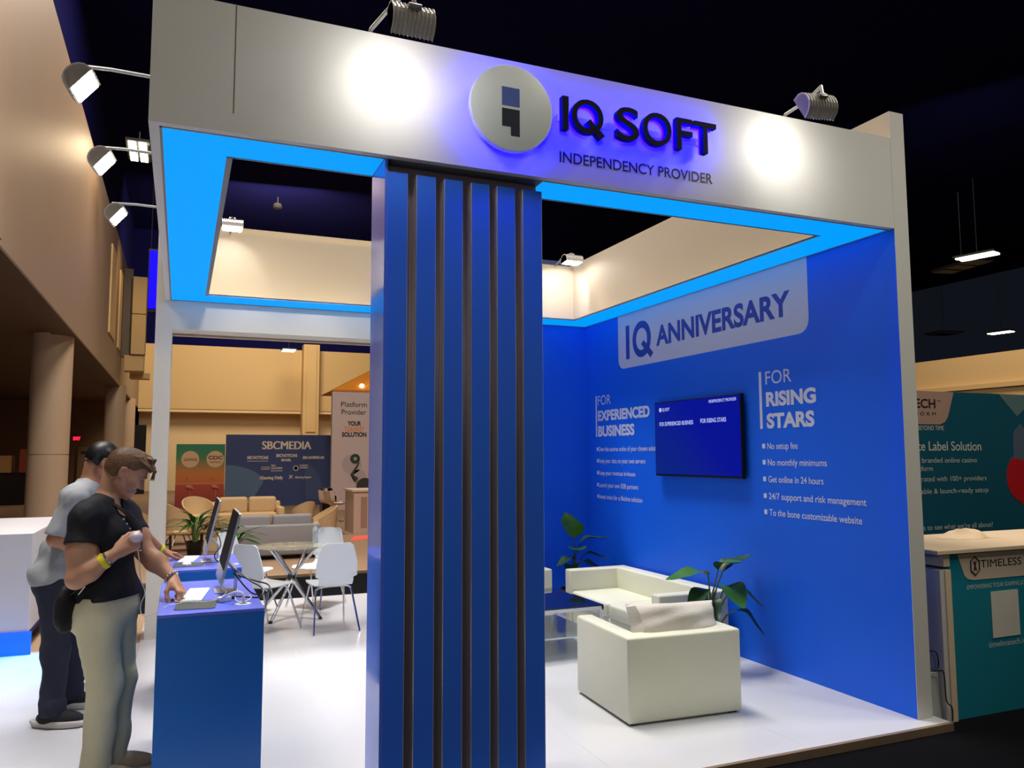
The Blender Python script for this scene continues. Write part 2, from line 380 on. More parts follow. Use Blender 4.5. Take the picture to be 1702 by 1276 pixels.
ls = thing('letter_sign', 'raised navy letters glowing blue beside the round logo disc', 'sign', (-2.05, -.05, 3.58))
NAVY = mat('navy_letter', (9, 7, 40), .7, var=.03, spec=.15)
zb = 3.487
for ch, xa, xb in (('I', -2.548, -2.510), ('Q', -2.490, -2.292), ('S', -2.205, -2.058), ('O', -2.034, -1.838), ('F', -1.803, -1.692), ('T', -1.680, -1.522)):
    m_ = MB(); put_text(m_, 'O' if ch == 'Q' else ch, (xa, -.045, zb + .0), (1, 0, 0), (0, 0, 1), .185, xb - xa, .010, ex=.02, lift=0)
    if ch == 'Q': m_.prism([(-2.40, 3.545), (-2.375, 3.568), (-2.283, 3.483), (-2.311, 3.458)], frame((0, -.046, 0), (1, 0, 0), (0, 0, 1)), .0385)
    lt_ = m_.build('letter', NAVY, ls)
    hm = MB(); put_text(hm, 'O' if ch == 'Q' else ch, (xa + .008, -.028, zb + .008), (1, 0, 0), (0, 0, 1), .169, xb - xa - .016, .0, ex=.005, lift=0)
    hm.build('halo_light', HALO, lt_)
MB().box(-2.545, -1.53, -.012, -.001, 3.56, 3.60).build('mounting_rail', WHITE, ls)

# flood lamps ------------------------------------------------------------------------------------------
def flood(loc, n, w, arm_pts, label, width=.20, power=0, ang=70, blend=.35, group='flood lamps on the booth header', radius=.04, hit=None):
    """loc centre of lit face; n face normal; w long axis"""
    r = thing('flood_lamp', label, 'lamp', arm_pts[0], group)
    n = Vector(n).normalized(); w = Vector(w).normalized(); s_ = n.cross(w)
    def half(sc):
        pts = [(-.088 * sc, -.004)]
        for k in range(9):
            a = PI * k / 8; pts.append((-math.cos(a) * .085 * sc, -.012 - math.sin(a) ** .8 * .085 * sc))
        pts.append((.088 * sc, -.004)); return pts
    L = Vector(loc)
    def M_(off):
        M = Matrix.Identity(4)
        for i in range(3): M[i][0] = s_[i]; M[i][1] = n[i]; M[i][2] = s_.cross(n)[i]
        M.translation = L + s_.cross(n) * off; return M
    MB().prism(half(.9), M_(-width / 2), width).build('housing', LAMPGREY, r)
    fb = MB()
    nf = 11
    for k in range(nf): fb.prism(half(1.0), M_(-width / 2 + (width - .005) * k / (nf - 1)), .005)
    fb.build('cooling_fins', LAMPGREY, r)
    M0 = M_(0)
    MB().box(-.066, .066, -.004, .003, -width / 2 + .014, width / 2 - .014, M0).build('lamp_face', LAMPON, r)
    hinge = L - n * .105
    MB().tube([hinge - w * .03, hinge + w * .03], .014, 10).box(-.012, .012, -.115, -.08, -.02, .02, M0).build('hinge', STEEL, r)
    MB().tube(list(arm_pts) + [hinge], .011, 8).build('arm', STEEL, r)
    c = Vector(arm_pts[0])
    MB().box(c.x - .03, c.x + .03, c.y - .022, c.y + .022, c.z - .05, c.z + .008).build('clamp', STEEL, r)
    if power: spot('flood_or_fill_light', L + n * .02, hit or (L + n * 1.0), power, ang, blend, (1, .98, .96), radius)
    return r
flood((-3.50, -.40, 3.70), (0, .85, -.45), (1, 0, 0), [(-3.6, .035, 3.845), (-3.595, .0, 3.875), (-3.56, -.25, 3.86), (-3.51, -.46, 3.86)], 'finned flood lamp on a short arm above the header, left of the logo', power=6, ang=105, blend=1.0, hit=(-3.503, 0, 3.575))
flood((-1.05, -.38, 3.715), (.10, .84, -.5), (1, 0, 0), [(-.90, .035, 3.845), (-.91, 0, 3.875), (-.96, -.25, 3.855), (-1.04, -.44, 3.84)], 'finned flood lamp above the header near the right pillar', power=7, ang=105, blend=1.0, hit=(-.95, 0, 3.60))
for (yy, lab) in ((.95, 'nearest lit arm lamp on the left header, highest in view'), (2.2, 'middle lit arm lamp on the left header, beside the four square ceiling light'), (3.53, 'farthest lit arm lamp on the left header, beside the back post')):
    flood((-4.975, yy, 3.74), (.75, -.12, -.62), (.1, 1, 0), [(-4.60, yy, 3.86), (-4.85, yy, 3.865), (-5.03, yy, 3.855)], lab, width=.19, power=0, ang=100)
flood((-4.02, 4.38, 3.97), (0, -.06, -1), (1, 0, 0), [(-4.02, 4.80, 4.02), (-4.02, 4.55, 4.10), (-4.02, 4.36, 4.08)], 'lit flood lamp on the back wall near the open left side', power=6, ang=95, hit=(-4.07, 4.77, 3.62))
flood((-.24, 4.33, 3.955), (0, -.06, -1), (1, 0, 0), [(-.24, 4.80, 4.02), (-.24, 4.55, 4.09), (-.24, 4.32, 4.07)], 'lit flood lamp in the back right corner above the blue walls', width=.22, power=20, ang=110, hit=(-.20, 4.77, 3.55))

spot('flood_or_fill_light', (-2.3, .25, 3.78), (-2.5, 4.6, 3.05), 36, 75, .6, (1, .92, .78), .08)  # added hidden spot behind the header, lifts the beam and back wall
for x_ in (-4.1, -3.45, -2.8): spot('flood_or_fill_light', (x_, .25, 3.78), (x_ - .05, 4.47, 2.80), 150, 22, .7, (1, .90, .72), .08)  # added hidden spots to brighten the back beam
# ------------------------------------------------------------------ copies of a thing with its parts and sub-parts
def dup(root, loc, rotz=0, label=None, group=None):
    r = root.copy(); COL.objects.link(r); r.location = loc; r.rotation_euler = (0, 0, rotz)
    if label: r['label'] = label
    if group: r['group'] = group
    for ch in list(root.children):
        c = ch.copy(); COL.objects.link(c); c.parent = r
        for g in list(ch.children):
            d = g.copy(); COL.objects.link(d); d.parent = c
    return r

# lounge set: armchairs, sofa ----------------------------------------------------------------------
GAP = mat('black_foot', (20, 20, 20), .7)
def seat_unit(name, label, cat, w, d, h, n_cush, loc, rot, arm=.125, back=.15, seat_h=.34):
    """built at the origin facing +y, then moved"""
    r = thing(name, label, cat)
    bm = bmesh.new(); z0 = .012
    poly = [(-w / 2, -d / 2), (w / 2, -d / 2), (w / 2, d / 2), (w / 2 - arm, d / 2), (w / 2 - arm, -d / 2 + back), (-w / 2 + arm, -d / 2 + back), (-w / 2 + arm, d / 2), (-w / 2, d / 2)]
    f_ = bm.faces.new([bm.verts.new((x, y, z0)) for x, y in poly]); ex_ = bmesh.ops.extrude_face_region(bm, geom=[f_])
    for v in ex_['geom']:
        if isinstance(v, bmesh.types.BMVert): v.co.z = h
    bmesh.ops.recalc_face_normals(bm, faces=bm.faces)
    bmesh.ops.bevel(bm, geom=bm.edges[:], offset=.018, segments=3, affect='EDGES', profile=.5)
    me = bpy.data.meshes.new('arms_and_back'); bm.to_mesh(me); bm.free(); o_ = link('arms_and_back', me, CREAM, r, True)
    try: me.set_sharp_from_angle(angle=math.radians(38))
    except Exception: pass
    MB().rbox(-w / 2 + arm, w / 2 - arm, -d / 2 + back, d / 2 - .02, .03, .21, .015).build('base', CREAM, r, True)
    cw = (w - 2 * arm) / n_cush
    for k in range(n_cush):
        MB().rbox(-w / 2 + arm + k * cw + .003, -w / 2 + arm + (k + 1) * cw - .003, -d / 2 + back, d / 2 - .005, .205, seat_h, .03, 4).build('seat_cushion', CREAM, r, True)
    for sx in (-1, 1):
        for sy in (-1, 1):
            MB().box(sx * (w / 2 - .06) - .03, sx * (w / 2 - .06) + .03, sy * (d / 2 - .06) - .03, sy * (d / 2 - .06) + .03, 0, .014).build('foot', GAP, r)
    r.location = loc; r.rotation_euler = (0, 0, rot); return r
ac = seat_unit('armchair', 'boxy cream leather armchair seen from behind in front, with a cushion on it', 'armchair', .845, .79, .545, 1, (-1.335, .985, 0), math.radians(-3))
ac['group'] = 'cream leather lounge seats'
a2 = dup(ac, (-1.30, 3.99, 0), PI, 'cream leather armchair half hidden behind the blue slatted column, left of the tall plant')
sofa = seat_unit('sofa', 'cream leather sofa set along the blue wall under the screen', 'sofa', 1.74, .70, .545, 2, (-.40, 2.70, 0), PI / 2)
sofa['group'] = 'cream leather lounge seats'
# cushion
def pillow(name, c, w, h, d, rot, m, label):
    r = MB(); n = 14; P = []
    for sgn in (1, -1):
        G = []
        for i in range(n + 1):
            row = []
            for j in range(n + 1):
                u = i / n * 2 - 1; v = j / n * 2 - 1
                e = max(0, (1 - abs(u) ** 2.6)) * max(0, (1 - abs(v) ** 2.6))
                t = d / 2 * e ** .42 * (1 + .07 * math.sin(5 * u + 3 * v) + .06 * math.sin(9 * v - 4 * u))
                pin = 1 - .06 * (1 - abs(u)) * abs(v) ** 3; piv = 1 - .06 * (1 - abs(v)) * abs(u) ** 3
                row.append(rot @ Vector((u * w / 2 * piv, sgn * t, v * h / 2 * pin)) + Vector(c))
            G.append(row)
        r.grid(G)
    o = r.build(name, m, None, True)
    bm = bmesh.new(); bm.from_mesh(o.data); bmesh.ops.remove_doubles(bm, verts=bm.verts, dist=.0015); bmesh.ops.recalc_face_normals(bm, faces=bm.faces); bm.to_mesh(o.data); bm.free()
    o.data.polygons.foreach_set('use_smooth', [True] * len(o.data.polygons))
    return tag(o, label, 'cushion')
pillow('cushion', (-1.30, .81, .555), .70, .30, .25, Matrix.Rotation(math.radians(-20), 4, 'X') @ Matrix.Rotation(math.radians(2), 4, 'Y'), CUSH, 'plump off-white cushion resting against the back of the front armchair')

# glass coffee table ------------------------------------------------------------------------------
ct = thing('coffee_table', 'white framed coffee table with a dark glass top between the cream seats', 'table', (-1.38, 2.74, 0))
tx0, tx1, ty0, ty1 = -1.78, -1.03, 2.26, 3.22
MB().rbox(tx0, tx1, ty0, ty1, .415, .425, .003, 1).build('glass_top', mat('dark_glass', (22, 26, 40), .03, var=0, coat=.6, spec=.8), ct)
WMET = mat('white_metal', (222, 226, 224), .35, var=.01)
for x in (tx0 + .02, tx1 - .02):
    for y in (ty0 + .02, ty1 - .02):
        MB().box(x - .018, x + .018, y - .018, y + .018, 0, .414).build('leg', WMET, ct)
MB().box(tx0, tx1, ty0, ty0 + .02, .385, .413).box(tx0, tx1, ty1 - .02, ty1, .385, .413).box(tx0, tx0 + .02, ty0, ty1, .385, .413).box(tx1 - .02, tx1, ty0, ty1, .385, .413).build('frame', WMET, ct)
MB().rbox(tx0 + .02, tx1 - .02, ty0 + .02, ty1 - .02, .165, .18, .003, 1).build('shelf', mat('frosted_shelf', (214, 226, 224), .12, var=.02, coat=.4), ct)

# plants --------------------------------------------------------------------------------------------
def leaf(mb, base, d, up, L, w, curl=.5, fold=.25, n=9):
    d = Vector(d).normalized(); up = Vector(up); sd = d.cross(up).normalized(); up = sd.cross(d).normalized()
    G = []
    for i in range(n + 1):
        t = i / n; c = Vector(base) + d * (L * t) - up * (curl * L * t * t * .6) + up * .02 * math.sin(t * 6)
        hw = w / 2 * (math.sin(PI * min(1, t ** .72 * .97 + .015))) ** .8 + .0008
        G.append([c + sd * hw * k + up * (abs(k) * hw * fold + .012 * L * math.sin(14 * t + 3 * k) * abs(k)) for k in (-1, -.5, 0, .5, 1)])
    mb.grid(G)
def plant(name, label, loc, leaves, pot_r=.13, pot_h=.26, potmat=None, group=None, mats=None):
    x, y, z0 = loc
    r = thing(name, label, 'plant', loc, group)
    MB().lathe([(pot_r * .72, z0), (pot_r * .78, z0 + .01), (pot_r, z0 + pot_h - .02), (pot_r * 1.04, z0 + pot_h), (pot_r * .93, z0 + pot_h), (pot_r * .9, z0 + pot_h - .03)], (x, y, 0), 28).build('pot', potmat or BLACK, r, True)
    MB().lathe([(pot_r * .9, z0 + pot_h - .04), (pot_r * .5, z0 + pot_h - .028), (.001, z0 + pot_h - .025)], (x, y, 0), 20).build('soil', mat('soil', (50, 36, 26), .9, var=.3, scale=60), r, True)
    for k, (tip0, dirn, L, w, curl, mi) in enumerate(leaves):
        s = Vector((x + .03 * math.cos(k * 2.4), y + .03 * math.sin(k * 2.4), z0 + pot_h - .03)); e = Vector(tip0)
        mid = s.lerp(e, .55) + Vector((0, 0, .06))
        MB().tube(spline([s, mid, e], 5), [.009] * 6 + [.006] * 5, 7).build('stem', STEM, r, True)
        lb = MB(); leaf(lb, e, dirn, (0, 0, 1), L, w * (1.25 if w > .1 else 1), curl * (.8 if w > .1 else 1)); o = lb.build('leaf', (mats or (LEAF, LEAFD))[mi], r, True)
    return r
bx, by = -.42, 4.05
plant('potted_plant', 'tall broad-leaved plant in the back corner beside the cream sofa', (bx, by, 0), [
    ((-.42, 4.0, .80), (-.42, -.35, .9), .36, .20, .15, 0), ((-.38, 3.95, .74), (.75, -.25, .42), .34, .15, .6, 1),
    ((-.40, 3.98, .66), (-.35, -.8, .35), .26, .16, .4, 0), ((-.36, 3.93, .60), (.7, -.5, .28), .28, .14, .7, 1),
    ((-.46, 3.95, .58), (-.9, -.3, .1), .24, .12, .6, 1), ((-.44, 4.0, .5), (-.5, -.7, .1), .22, .12, .7, 0),
    ((-.36, 4.0, .52), (.45, -.7, .2), .24, .13, .6, 0)], group='lounge plants')
plant('potted_plant', 'broad-leaved plant between the front armchair and the blue wall', (-.46, 1.55, 0), [
    ((-.50, 1.5, .74), (-.85, .05, .10), .38, .20, .28, 0), ((-.36, 1.5, .76), (.7, .1, .42), .34, .14, .35, 1),
    ((-.40, 1.42, .66), (.06, -.75, -.10), .22, .20, 1.0, 0), ((-.30, 1.46, .62), (.6, -.25, -.05), .27, .13, .9, 1),
    ((-.54, 1.46, .64), (-.75, -.35, -.15), .32, .13, .55, 1), ((-.30, 1.42, .46), (.5, -.45, -.2), .26, .13, .8, 1),
    ((-.40, 1.5, .78), (.2, -.5, .5), .22, .16, .8, 0), ((-.50, 1.5, .55), (-.2, -.6, -.1), .22, .12, .8, 1)], group='lounge plants')

# wall screen ------------------------------------------------------------------------------------------
tv = thing('wall_screen', 'black wall-mounted screen with a deep blue picture on the blue wall', 'television', (-.06, 2.27, 1.86))
ya, yb, za, zb_ = 1.585, 2.905, 1.497, 2.222
MB().rbox(-.062, -.022, ya, yb, za, zb_, .004, 2).build('casing', BLACK, tv)
MB().box(-.022, 0, ya + .3, yb - .3, za + .15, zb_ - .15).build('wall_mount', BLACK, tv)
scr = bpy.data.materials.new('screen_picture'); scr.use_nodes = True
nt = scr.node_tree; bs = nt.nodes['Principled BSDF']; bs.inputs['Base Color'].default_value = (.005, .005, .01, 1); bs.inputs['Roughness'].default_value = .12
tc = nt.nodes.new('ShaderNodeTexCoord'); gr = nt.nodes.new('ShaderNodeTexGradient'); mp = nt.nodes.new('ShaderNodeMapping')
mp.inputs['Location'].default_value = (.62, -.1, 0); mp.inputs['Rotation'].default_value = (0, 0, math.radians(22))
rp = nt.nodes.new('ShaderNodeValToRGB'); rp.color_ramp.elements[0].color = srgb(2, 34, 128); rp.color_ramp.elements[1].color = srgb(0, 0, 150)
rp.color_ramp.elements.new(.45).color = srgb(4, 20, 140); rp.color_ramp.elements[-1].position = .75
nt.links.new(tc.outputs['Generated'], mp.inputs['Vector'])
sw = nt.nodes.new('ShaderNodeSeparateXYZ'); cb = nt.nodes.new('ShaderNodeCombineXYZ'); iv = nt.nodes.new('ShaderNodeMath'); iv.operation = 'SUBTRACT'; iv.inputs[0].default_value = 1
nt.links.new(tc.outputs['Generated'], sw.inputs[0]); nt.links.new(sw.outputs[1], iv.inputs[1]); nt.links.new(iv.outputs[0], cb.inputs[0]); nt.links.new(sw.outputs[2], cb.inputs[1])
nt.links.new(cb.outputs[0], mp.inputs['Vector']); mp.inputs['Location'].default_value = (0, .25, 0); mp.inputs['Rotation'].default_value = (0, 0, math.radians(-35)); mp.inputs['Scale'].default_value = (1.0, .8, 1)
nt.links.new(mp.outputs[0], gr.inputs[0]); nt.links.new(gr.outputs['Fac'], rp.inputs[0])
nt.links.new(rp.outputs[0], bs.inputs['Emission Color']); bs.inputs['Emission Strength'].default_value = .85
sc_ = MB().box(-.0635, -.0621, ya + .012, yb - .012, za + .022, zb_ - .012).build('screen', scr, tv)
LITW = mat('lit_lettering', (180, 190, 220), .5, var=0, emit=(150, 165, 215), estr=.7)
tb = MB(); X = -.0638
def tvt(s, y, z, cap, w): put_text(tb, s, (X, y, z), YD, ZU, cap, w, .02, lift=.0004)
tvt('IQ SOFT', 2.765, 2.128, .03, .125); tvt('INDEPENDENCY PROVIDER', 2.02, 2.165, .026, .385)
tvt('FOR EXPERIENCED BUSINESS', 2.82, 1.985, .036, .56); tvt('FOR RISING STARS', 2.15, 1.99, .037, .37)
tb.lathe([(.001, 0), (.022, 0), (.022, .0005), (.001, .0005)], (0, 0, 0), 20, frame((X - .0004, 2.80, 2.143), YD, ZU))
tb.build('screen_lettering', LITW, sc_)
tb = MB(); X = -.0644
tb.box(X, X + .0004, 2.797, 2.803, 2.146, 2.152).box(X, X + .0004, 2.796, 2.803, 2.133, 2.144)
tb.build('screen_logo_mark', mat('screen_dark', (4, 20, 90), .5, var=0), sc_)

# counters with computers -------------------------------------------------------------------------------
def counter(label, xa, xb, ya, yb, z, grom):
    r = thing('display_counter', label, 'counter', ((xa + xb) / 2, (ya + yb) / 2, 0), 'blue counters with computers')
    MB().rbox(xa, xb, ya, yb, 0, z - .018, .002, 1).build('body', COUNTERBLUE, r)
    MB().rbox(xa, xb, ya, yb, z - .018, z, .002, 1).build('top', COUNTERBLUE_LIT, r)
    g = MB().lathe([(.042, z), (.042, z + .003), (.036, z + .005), (.022, z + .004), (.022, z - .001)], (grom[0], grom[1], 0), 28)
    g.build('cable_grommet', PLASTW, r, True); return r
CZ = .92
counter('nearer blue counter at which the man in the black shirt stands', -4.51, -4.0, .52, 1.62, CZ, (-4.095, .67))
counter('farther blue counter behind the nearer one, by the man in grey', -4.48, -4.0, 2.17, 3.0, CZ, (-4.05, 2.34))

def computer(label, xb, yn, z0, wy=.53, hz=.41, tilt=13):
    """all-in-one computer facing -x, near side edge at y = yn"""
    r = thing('desktop_computer', label, 'computer', (xb, yn + wy / 2, CZ), 'desktop computers on the blue counters')
    a = math.radians(tilt)
    M = frame((xb, yn, z0), (0, 1, 0), (math.sin(a), 0, math.cos(a)))   # local x=+y, y=up slab, z = +x-ish (back)
    SIL = mat('silver_shell', (196, 202, 202), .32, .35, var=.02)
    MB().prism(rrect(0, wy, 0, hz, .012), M, .013).build('shell', SIL, r)
    MB().prism(rrect(.006, wy - .006, .085, hz - .006, .008), M @ Matrix.Translation((0, 0, -.0012)), .0013).build('screen', mat('dark_screen', (10, 10, 12), .5, var=0, spec=.08), r)
    MB().prism(rrect(.004, wy - .004, .003, .083, .006), M @ Matrix.Translation((0, 0, -.001)), .0011).build('chin', mat('chin_panel', (206, 210, 212), .2, .4, var=.01), r)
    b = M @ Vector((wy / 2, .12, .016)); s = MB()
    pts = [b + Vector((.0, 0, .0)), b + Vector((.06, 0, -.06)), Vector((b.x + .055, b.y, CZ + .008))]
    for q in range(2):
        p, t = pts[q], pts[q + 1]
        d_ = (t - p).normalized(); nn = d_.cross(Vector((0, 1, 0))) * .004
        s.add([p + Vector((0, -.085, 0)) + nn, p + Vector((0, .085, 0)) + nn, t + Vector((0, .085, 0)) + nn, t + Vector((0, -.085, 0)) + nn, p + Vector((0, -.085, 0)) - nn, p + Vector((0, .085, 0)) - nn, t + Vector((0, .085, 0)) - nn, t + Vector((0, -.085, 0)) - nn], [(0, 1, 2, 3), (7, 6, 5, 4), (0, 4, 5, 1), (1, 5, 6, 2), (2, 6, 7, 3), (3, 7, 4, 0)])
    s.rbox(b.x - .06, b.x + .07, b.y - .085, b.y + .085, CZ, CZ + .008, .003, 1)
    s.build('stand', SIL, r); return r
computer('silver all-in-one computer on the nearer blue counter, seen edge-on', -4.205, .88, .985)
computer('silver all-in-one computer on the farther blue counter, seen edge-on', -4.245, 2.36, .985)

def keyboard(label, c, rot, L=.42, w=.115):
    r = thing('keyboard', label, 'keyboard', c, 'white keyboards')
    M = Matrix.Translation(c) @ Matrix.Rotation(rot, 4, 'Z')
    MB().rbox(-w / 2, w / 2, -L / 2, L / 2, .0005, .008, .003, 2, M).build('case', PLASTW, r)
    kb = MB(); nx, ny = 5, 15
    for i in range(nx):
        for j in range(ny):
            x = -w / 2 + .008 + i * (w - .016) / nx; y = -L / 2 + .008 + j * (L - .016) / ny
            kb.box(x, x + (w - .016) / nx - .003, y, y + (L - .016) / ny - .003, .008, .0105, M)
    kb.build('keys', mat('white_keys', (236, 240, 244), .5, var=.01), r); return r
keyboard('white keyboard on the nearer blue counter behind the mouse pad', (-4.325, 1.06, CZ), math.radians(-8))
keyboard('white keyboard on the farther blue counter behind the white mouse', (-4.345, 2.76, CZ), math.radians(-8), .36)
def pad(label, poly, z=CZ):
    o = MB().prism(poly, Matrix.Translation((0, 0, z + .0003)), .003).build('mouse_pad', mat('grey_pad', (70, 74, 74), .8, var=.08, scale=40))
    return tag(o, label, 'mouse pad', 'dark mouse pads')
def rpoly(c, w, l, rot, r=.02):
    return [(c[0] + x * math.cos(rot) - y * math.sin(rot), c[1] + x * math.sin(rot) + y * math.cos(rot)) for x, y in rrect(-w / 2, w / 2, -l / 2, l / 2, r)]
pad('dark grey mouse pad under the hand of the man in the black shirt', rpoly((-4.325, .735), .20, .25, math.radians(-6)))
pad('dark grey mouse pad on the farther counter under the white mouse', rpoly((-4.35, 2.44), .20, .22, math.radians(-3)))
mm = MB(); G = []
for i in range(9):
    t = i / 8; y = -.056 + .112 * t; h_ = .022 * math.sin(PI * min(1, max(0, t * .92 + .04))) ** .6; wd = .031 * (1 - abs(2 * t - 1) ** 3.5) ** .5 + .0005
    G.append([(-4.36 + wd * math.cos(a) * 1, 2.47 + y, CZ + .0035 + max(0, math.sin(a)) * h_) for a in [PI * k / 8 for k in range(9)]])
mm.grid(G); tag(mm.build('computer_mouse', PLASTW, None, True), 'white computer mouse on the farther dark mouse pad', 'computer mouse')

# cables
def cable(name, pts, r, m, label, n=8, cat='cable', group=None):
    return tag(MB().tube(spline(pts, n), r, 7).build(name, m, None, True), label, cat, group)
g = Vector((-4.095, .67, CZ))
cable('power_cable', [(-4.15, 1.14, 1.08), (-4.09, 1.05, 1.02), (-4.02, .95, 1.0), (-3.95, .86, .985), (-3.955, .80, .955), (-4.02, .84, .94), (-4.06, .95, .96), (-4.12, 1.08, 1.03)], .0045, BLACK, 'thick black cable looping behind the nearer computer', group='black computer cables')
cable('power_cable', [(-4.14, 1.13, 1.07), (-4.05, .92, 1.01), (-3.985, .8, .975), (-4.0, .75, .94), (-4.06, .80, .932), (-4.12, .84, .935)], .0045, BLACK, 'black cable curling down to the white plug on the nearer counter', group='black computer cables')
cable('usb_cable', [g + Vector((0, 0, .0)), g + Vector((0, .005, .045)), g + Vector((-.03, .02, .062)), g + Vector((-.075, .05, .045)), (-4.20, .76, CZ + .02)], .0075, PLASTW, 'thick white cable arching out of the counter grommet', group='white computer cables')
cable('usb_cable', [(-4.21, .77, CZ + .018), (-4.27, .79, CZ + .006), (-4.34, .80, CZ + .008), (-4.40, .82, CZ + .008), (-4.43, .86, CZ + .01)], .0022, PLASTW, 'thin white cord from the plug to the mouse pad', group='white computer cables')
cable('usb_cable', [(-4.20, .80, CZ + .02), (-4.17, .86, CZ + .04), (-4.19, .95, CZ + .05), (-4.16, 1.05, 1.0)], .0025, PLASTW, 'thin white cord rising behind the nearer computer', group='white computer cables')
cable('usb_cable', [(-4.10, .74, CZ + .02), (-4.07, .76, CZ + .03), (-4.05, .72, CZ + .025), (-4.08, .70, CZ + .01), (-4.12, .74, CZ + .006), (-4.13, .78, CZ + .02)], .0025, PLASTW, 'thin white cord coiled beside the counter grommet', group='white computer cables')
pl = thing('power_plug', 'white multi plug with cords on the nearer blue counter', 'plug', (-4.18, .78, CZ))
Mp = Matrix.Translation((-4.185, .785, CZ)) @ Matrix.Rotation(.5, 4, 'Z')
MB().rbox(-.035, .035, -.022, .022, .001, .028, .006, 2, Mp).build('body', PLASTW, pl, True)
MB().rbox(.036, .062, -.012, .012, .006, .024, .004, 2, Mp).build('black_plug', BLACK, pl, True)
cable('usb_cable', [(-4.22, 2.62, CZ + .006), (-4.19, 2.56, CZ + .02), (-4.15, 2.52, CZ + .008), (-4.12, 2.46, CZ + .01), (-4.05, 2.345, CZ + .004)], .003, PLASTW, 'white cord on the farther counter running to its grommet', group='white computer cables')
cable('power_cable', [(-4.19, 2.60, 1.18), (-4.14, 2.58, 1.10), (-4.13, 2.54, 1.03), (-4.17, 2.5, .98), (-4.15, 2.44, .935), (-4.06, 2.35, CZ + .004)], .0045, BLACK, 'black cable hanging behind the farther computer', group='black computer cables')
tag(MB().rbox(-4.19, -4.13, 2.50, 2.58, CZ + .001, CZ + .022, .005, 2).build('power_plug', PLASTW, None, True), 'small white plug on the farther counter between keyboard and computer', 'plug')

# bistro table and chairs ----------------------------------------------------------------------------------
TC = Vector((-3.285, 5.06, 0))
bt = thing('bistro_table', 'round glass bistro table on crossed chrome tubes', 'table', TC)
MB().lathe([(.001, .735), (.395, .735), (.40, .738), (.40, .743), (.395, .746), (.001, .746)], TC, 56).build('glass_top', GLASS, bt, True)
for a in (-130, -50, 140, 42):
    a = math.radians(a); e = Vector((math.cos(a), math.sin(a), 0)); s = Vector((-math.sin(a), math.cos(a), 0)) * .018
    l = MB(); l.tube([TC + e * .40 + s + Vector((0, 0, .0)), TC - e * .30 + s + Vector((0, 0, .728))], .016, 12)
    o = l.build('leg', CHROME, bt, True)
    MB().tube([TC + e * .402 + s, TC + e * .385 + s + Vector((0, 0, .02))], .0175, 12).build('foot_cap', BLACK, o, True)
    MB().lathe([(.001, .724), (.03, .724), (.03, .735), (.001, .735)], TC - e * .297 + s, 16).build('glass_pad', CHROME, o, True)
MB().lathe([(.001, .385), (.045, .385), (.045, .445), (.001, .445)], TC, 20).build('hub', mat('dark_hub', (70, 66, 64), .3, .8), bt, True)

def bistro_chair(label):
    r = thing('dining_chair', label, 'chair', (0, 0, 0), 'white shell chairs around the glass table')
    prof = []; ths = .012
    path = spline([(.23, .435), (.20, .452), (.08, .448), (-.08, .44), (-.165, .445), (-.205, .475), (-.225, .54), (-.25, .68), (-.275, .86)], 6)
    def width(i, p):
        y, z = p.x, p.y
        if z < .5 and y > -.14: return .21 - .03 * max(0, (y - .1) / .13) ** 2 * 1 - .025 * max(0, (-y - .02) / .12)
        if z < .535: return .168
        k = (z - .535) / (.86 - .535); return .205 - .06 * max(0, (k - .3) / .7) ** 1.4 if k > 0 else .17
    front = []; back = []
    for i, p in enumerate(path):
        q = path[min(i + 1, len(path) - 1)] - path[max(i - 1, 0)]; nrm = Vector((-q.y, q.x, 0)).normalized()
        w = width(i, p); rf = []; rb = []
        if i == len(path) - 1: w *= .82
        if i == 0: w *= .85
        for k in range(9):
            u = -1 + k / 4; c = .018 * u * u if p.y > .55 else .006 * u * u
            a = Vector((u * w, p.x + (c if p.y > .5 else 0), p.y + (c if p.y <= .5 else 0)))
            off = Vector((0, nrm.x, nrm.y)) * ths / 2; rf.append(a - off); rb.append(a + off)
        front.append(rf); back.append(rb)
    m = MB(); m.grid(front); m.grid(back)
    ef = [r_[0] for r_ in front] + front[-1][1:] + [r_[-1] for r_ in front[::-1]][1:] + front[0][::-1][1:]
    eb = [r_[0] for r_ in back] + back[-1][1:] + [r_[-1] for r_ in back[::-1]][1:] + back[0][::-1][1:]
    m.grid([ef, eb]); o = m.build('seat_shell', PLASTW, r, True)
    for sx in (-1, 1):
        for sy, y0_, y1_ in ((1, .13, .27), (-1, -.12, -.26)):
            MB().tube(spline([(sx * .03, y0_ * .8, .428), (sx * .13, y0_, .426), (sx * .165, y0_ * 1.05, .41), (sx * .18, y0_ * 1.12, .37), (sx * .225, y1_, .005)], 5), .0095, 9).build('leg', CHROME, r, True)
    MB().box(-.10, .10, -.13, .13, .423, .433).build('underframe', CHROME, r)
    return r
ch = bistro_chair('white shell chair with its back to us, right of the glass table')
ch.location = (-3.01, 4.27, 0); ch.rotation_euler = (0, 0, math.radians(6))
dup(ch, (-3.62, 4.42, 0), math.radians(-52), 'white shell chair left of the glass table, beside the nearer computer')
dup(ch, (-2.93, 5.60, 0), math.radians(137), 'white shell chair behind the glass table, behind the water bottle')
dup(ch, (-3.72, 5.52, 0), math.radians(-128), 'white shell chair back left of the glass table, mostly hidden by the computers')
wb = thing('water_bottle', 'clear plastic water bottle on the glass table', 'bottle', (-3.02, 5.20, .746))
B0 = (-3.02, 5.20, .7465)
MB().lathe([(.028, 0), (.031, .006), (.031, .06), (.029, .075), (.031, .09), (.031, .14), (.026, .165), (.013, .185), (.012, .197), (.001, .197)], B0, 20).build('bottle_body', mat('bottle_plastic', (222, 234, 238), .08, var=0, alpha=.55), wb, True)
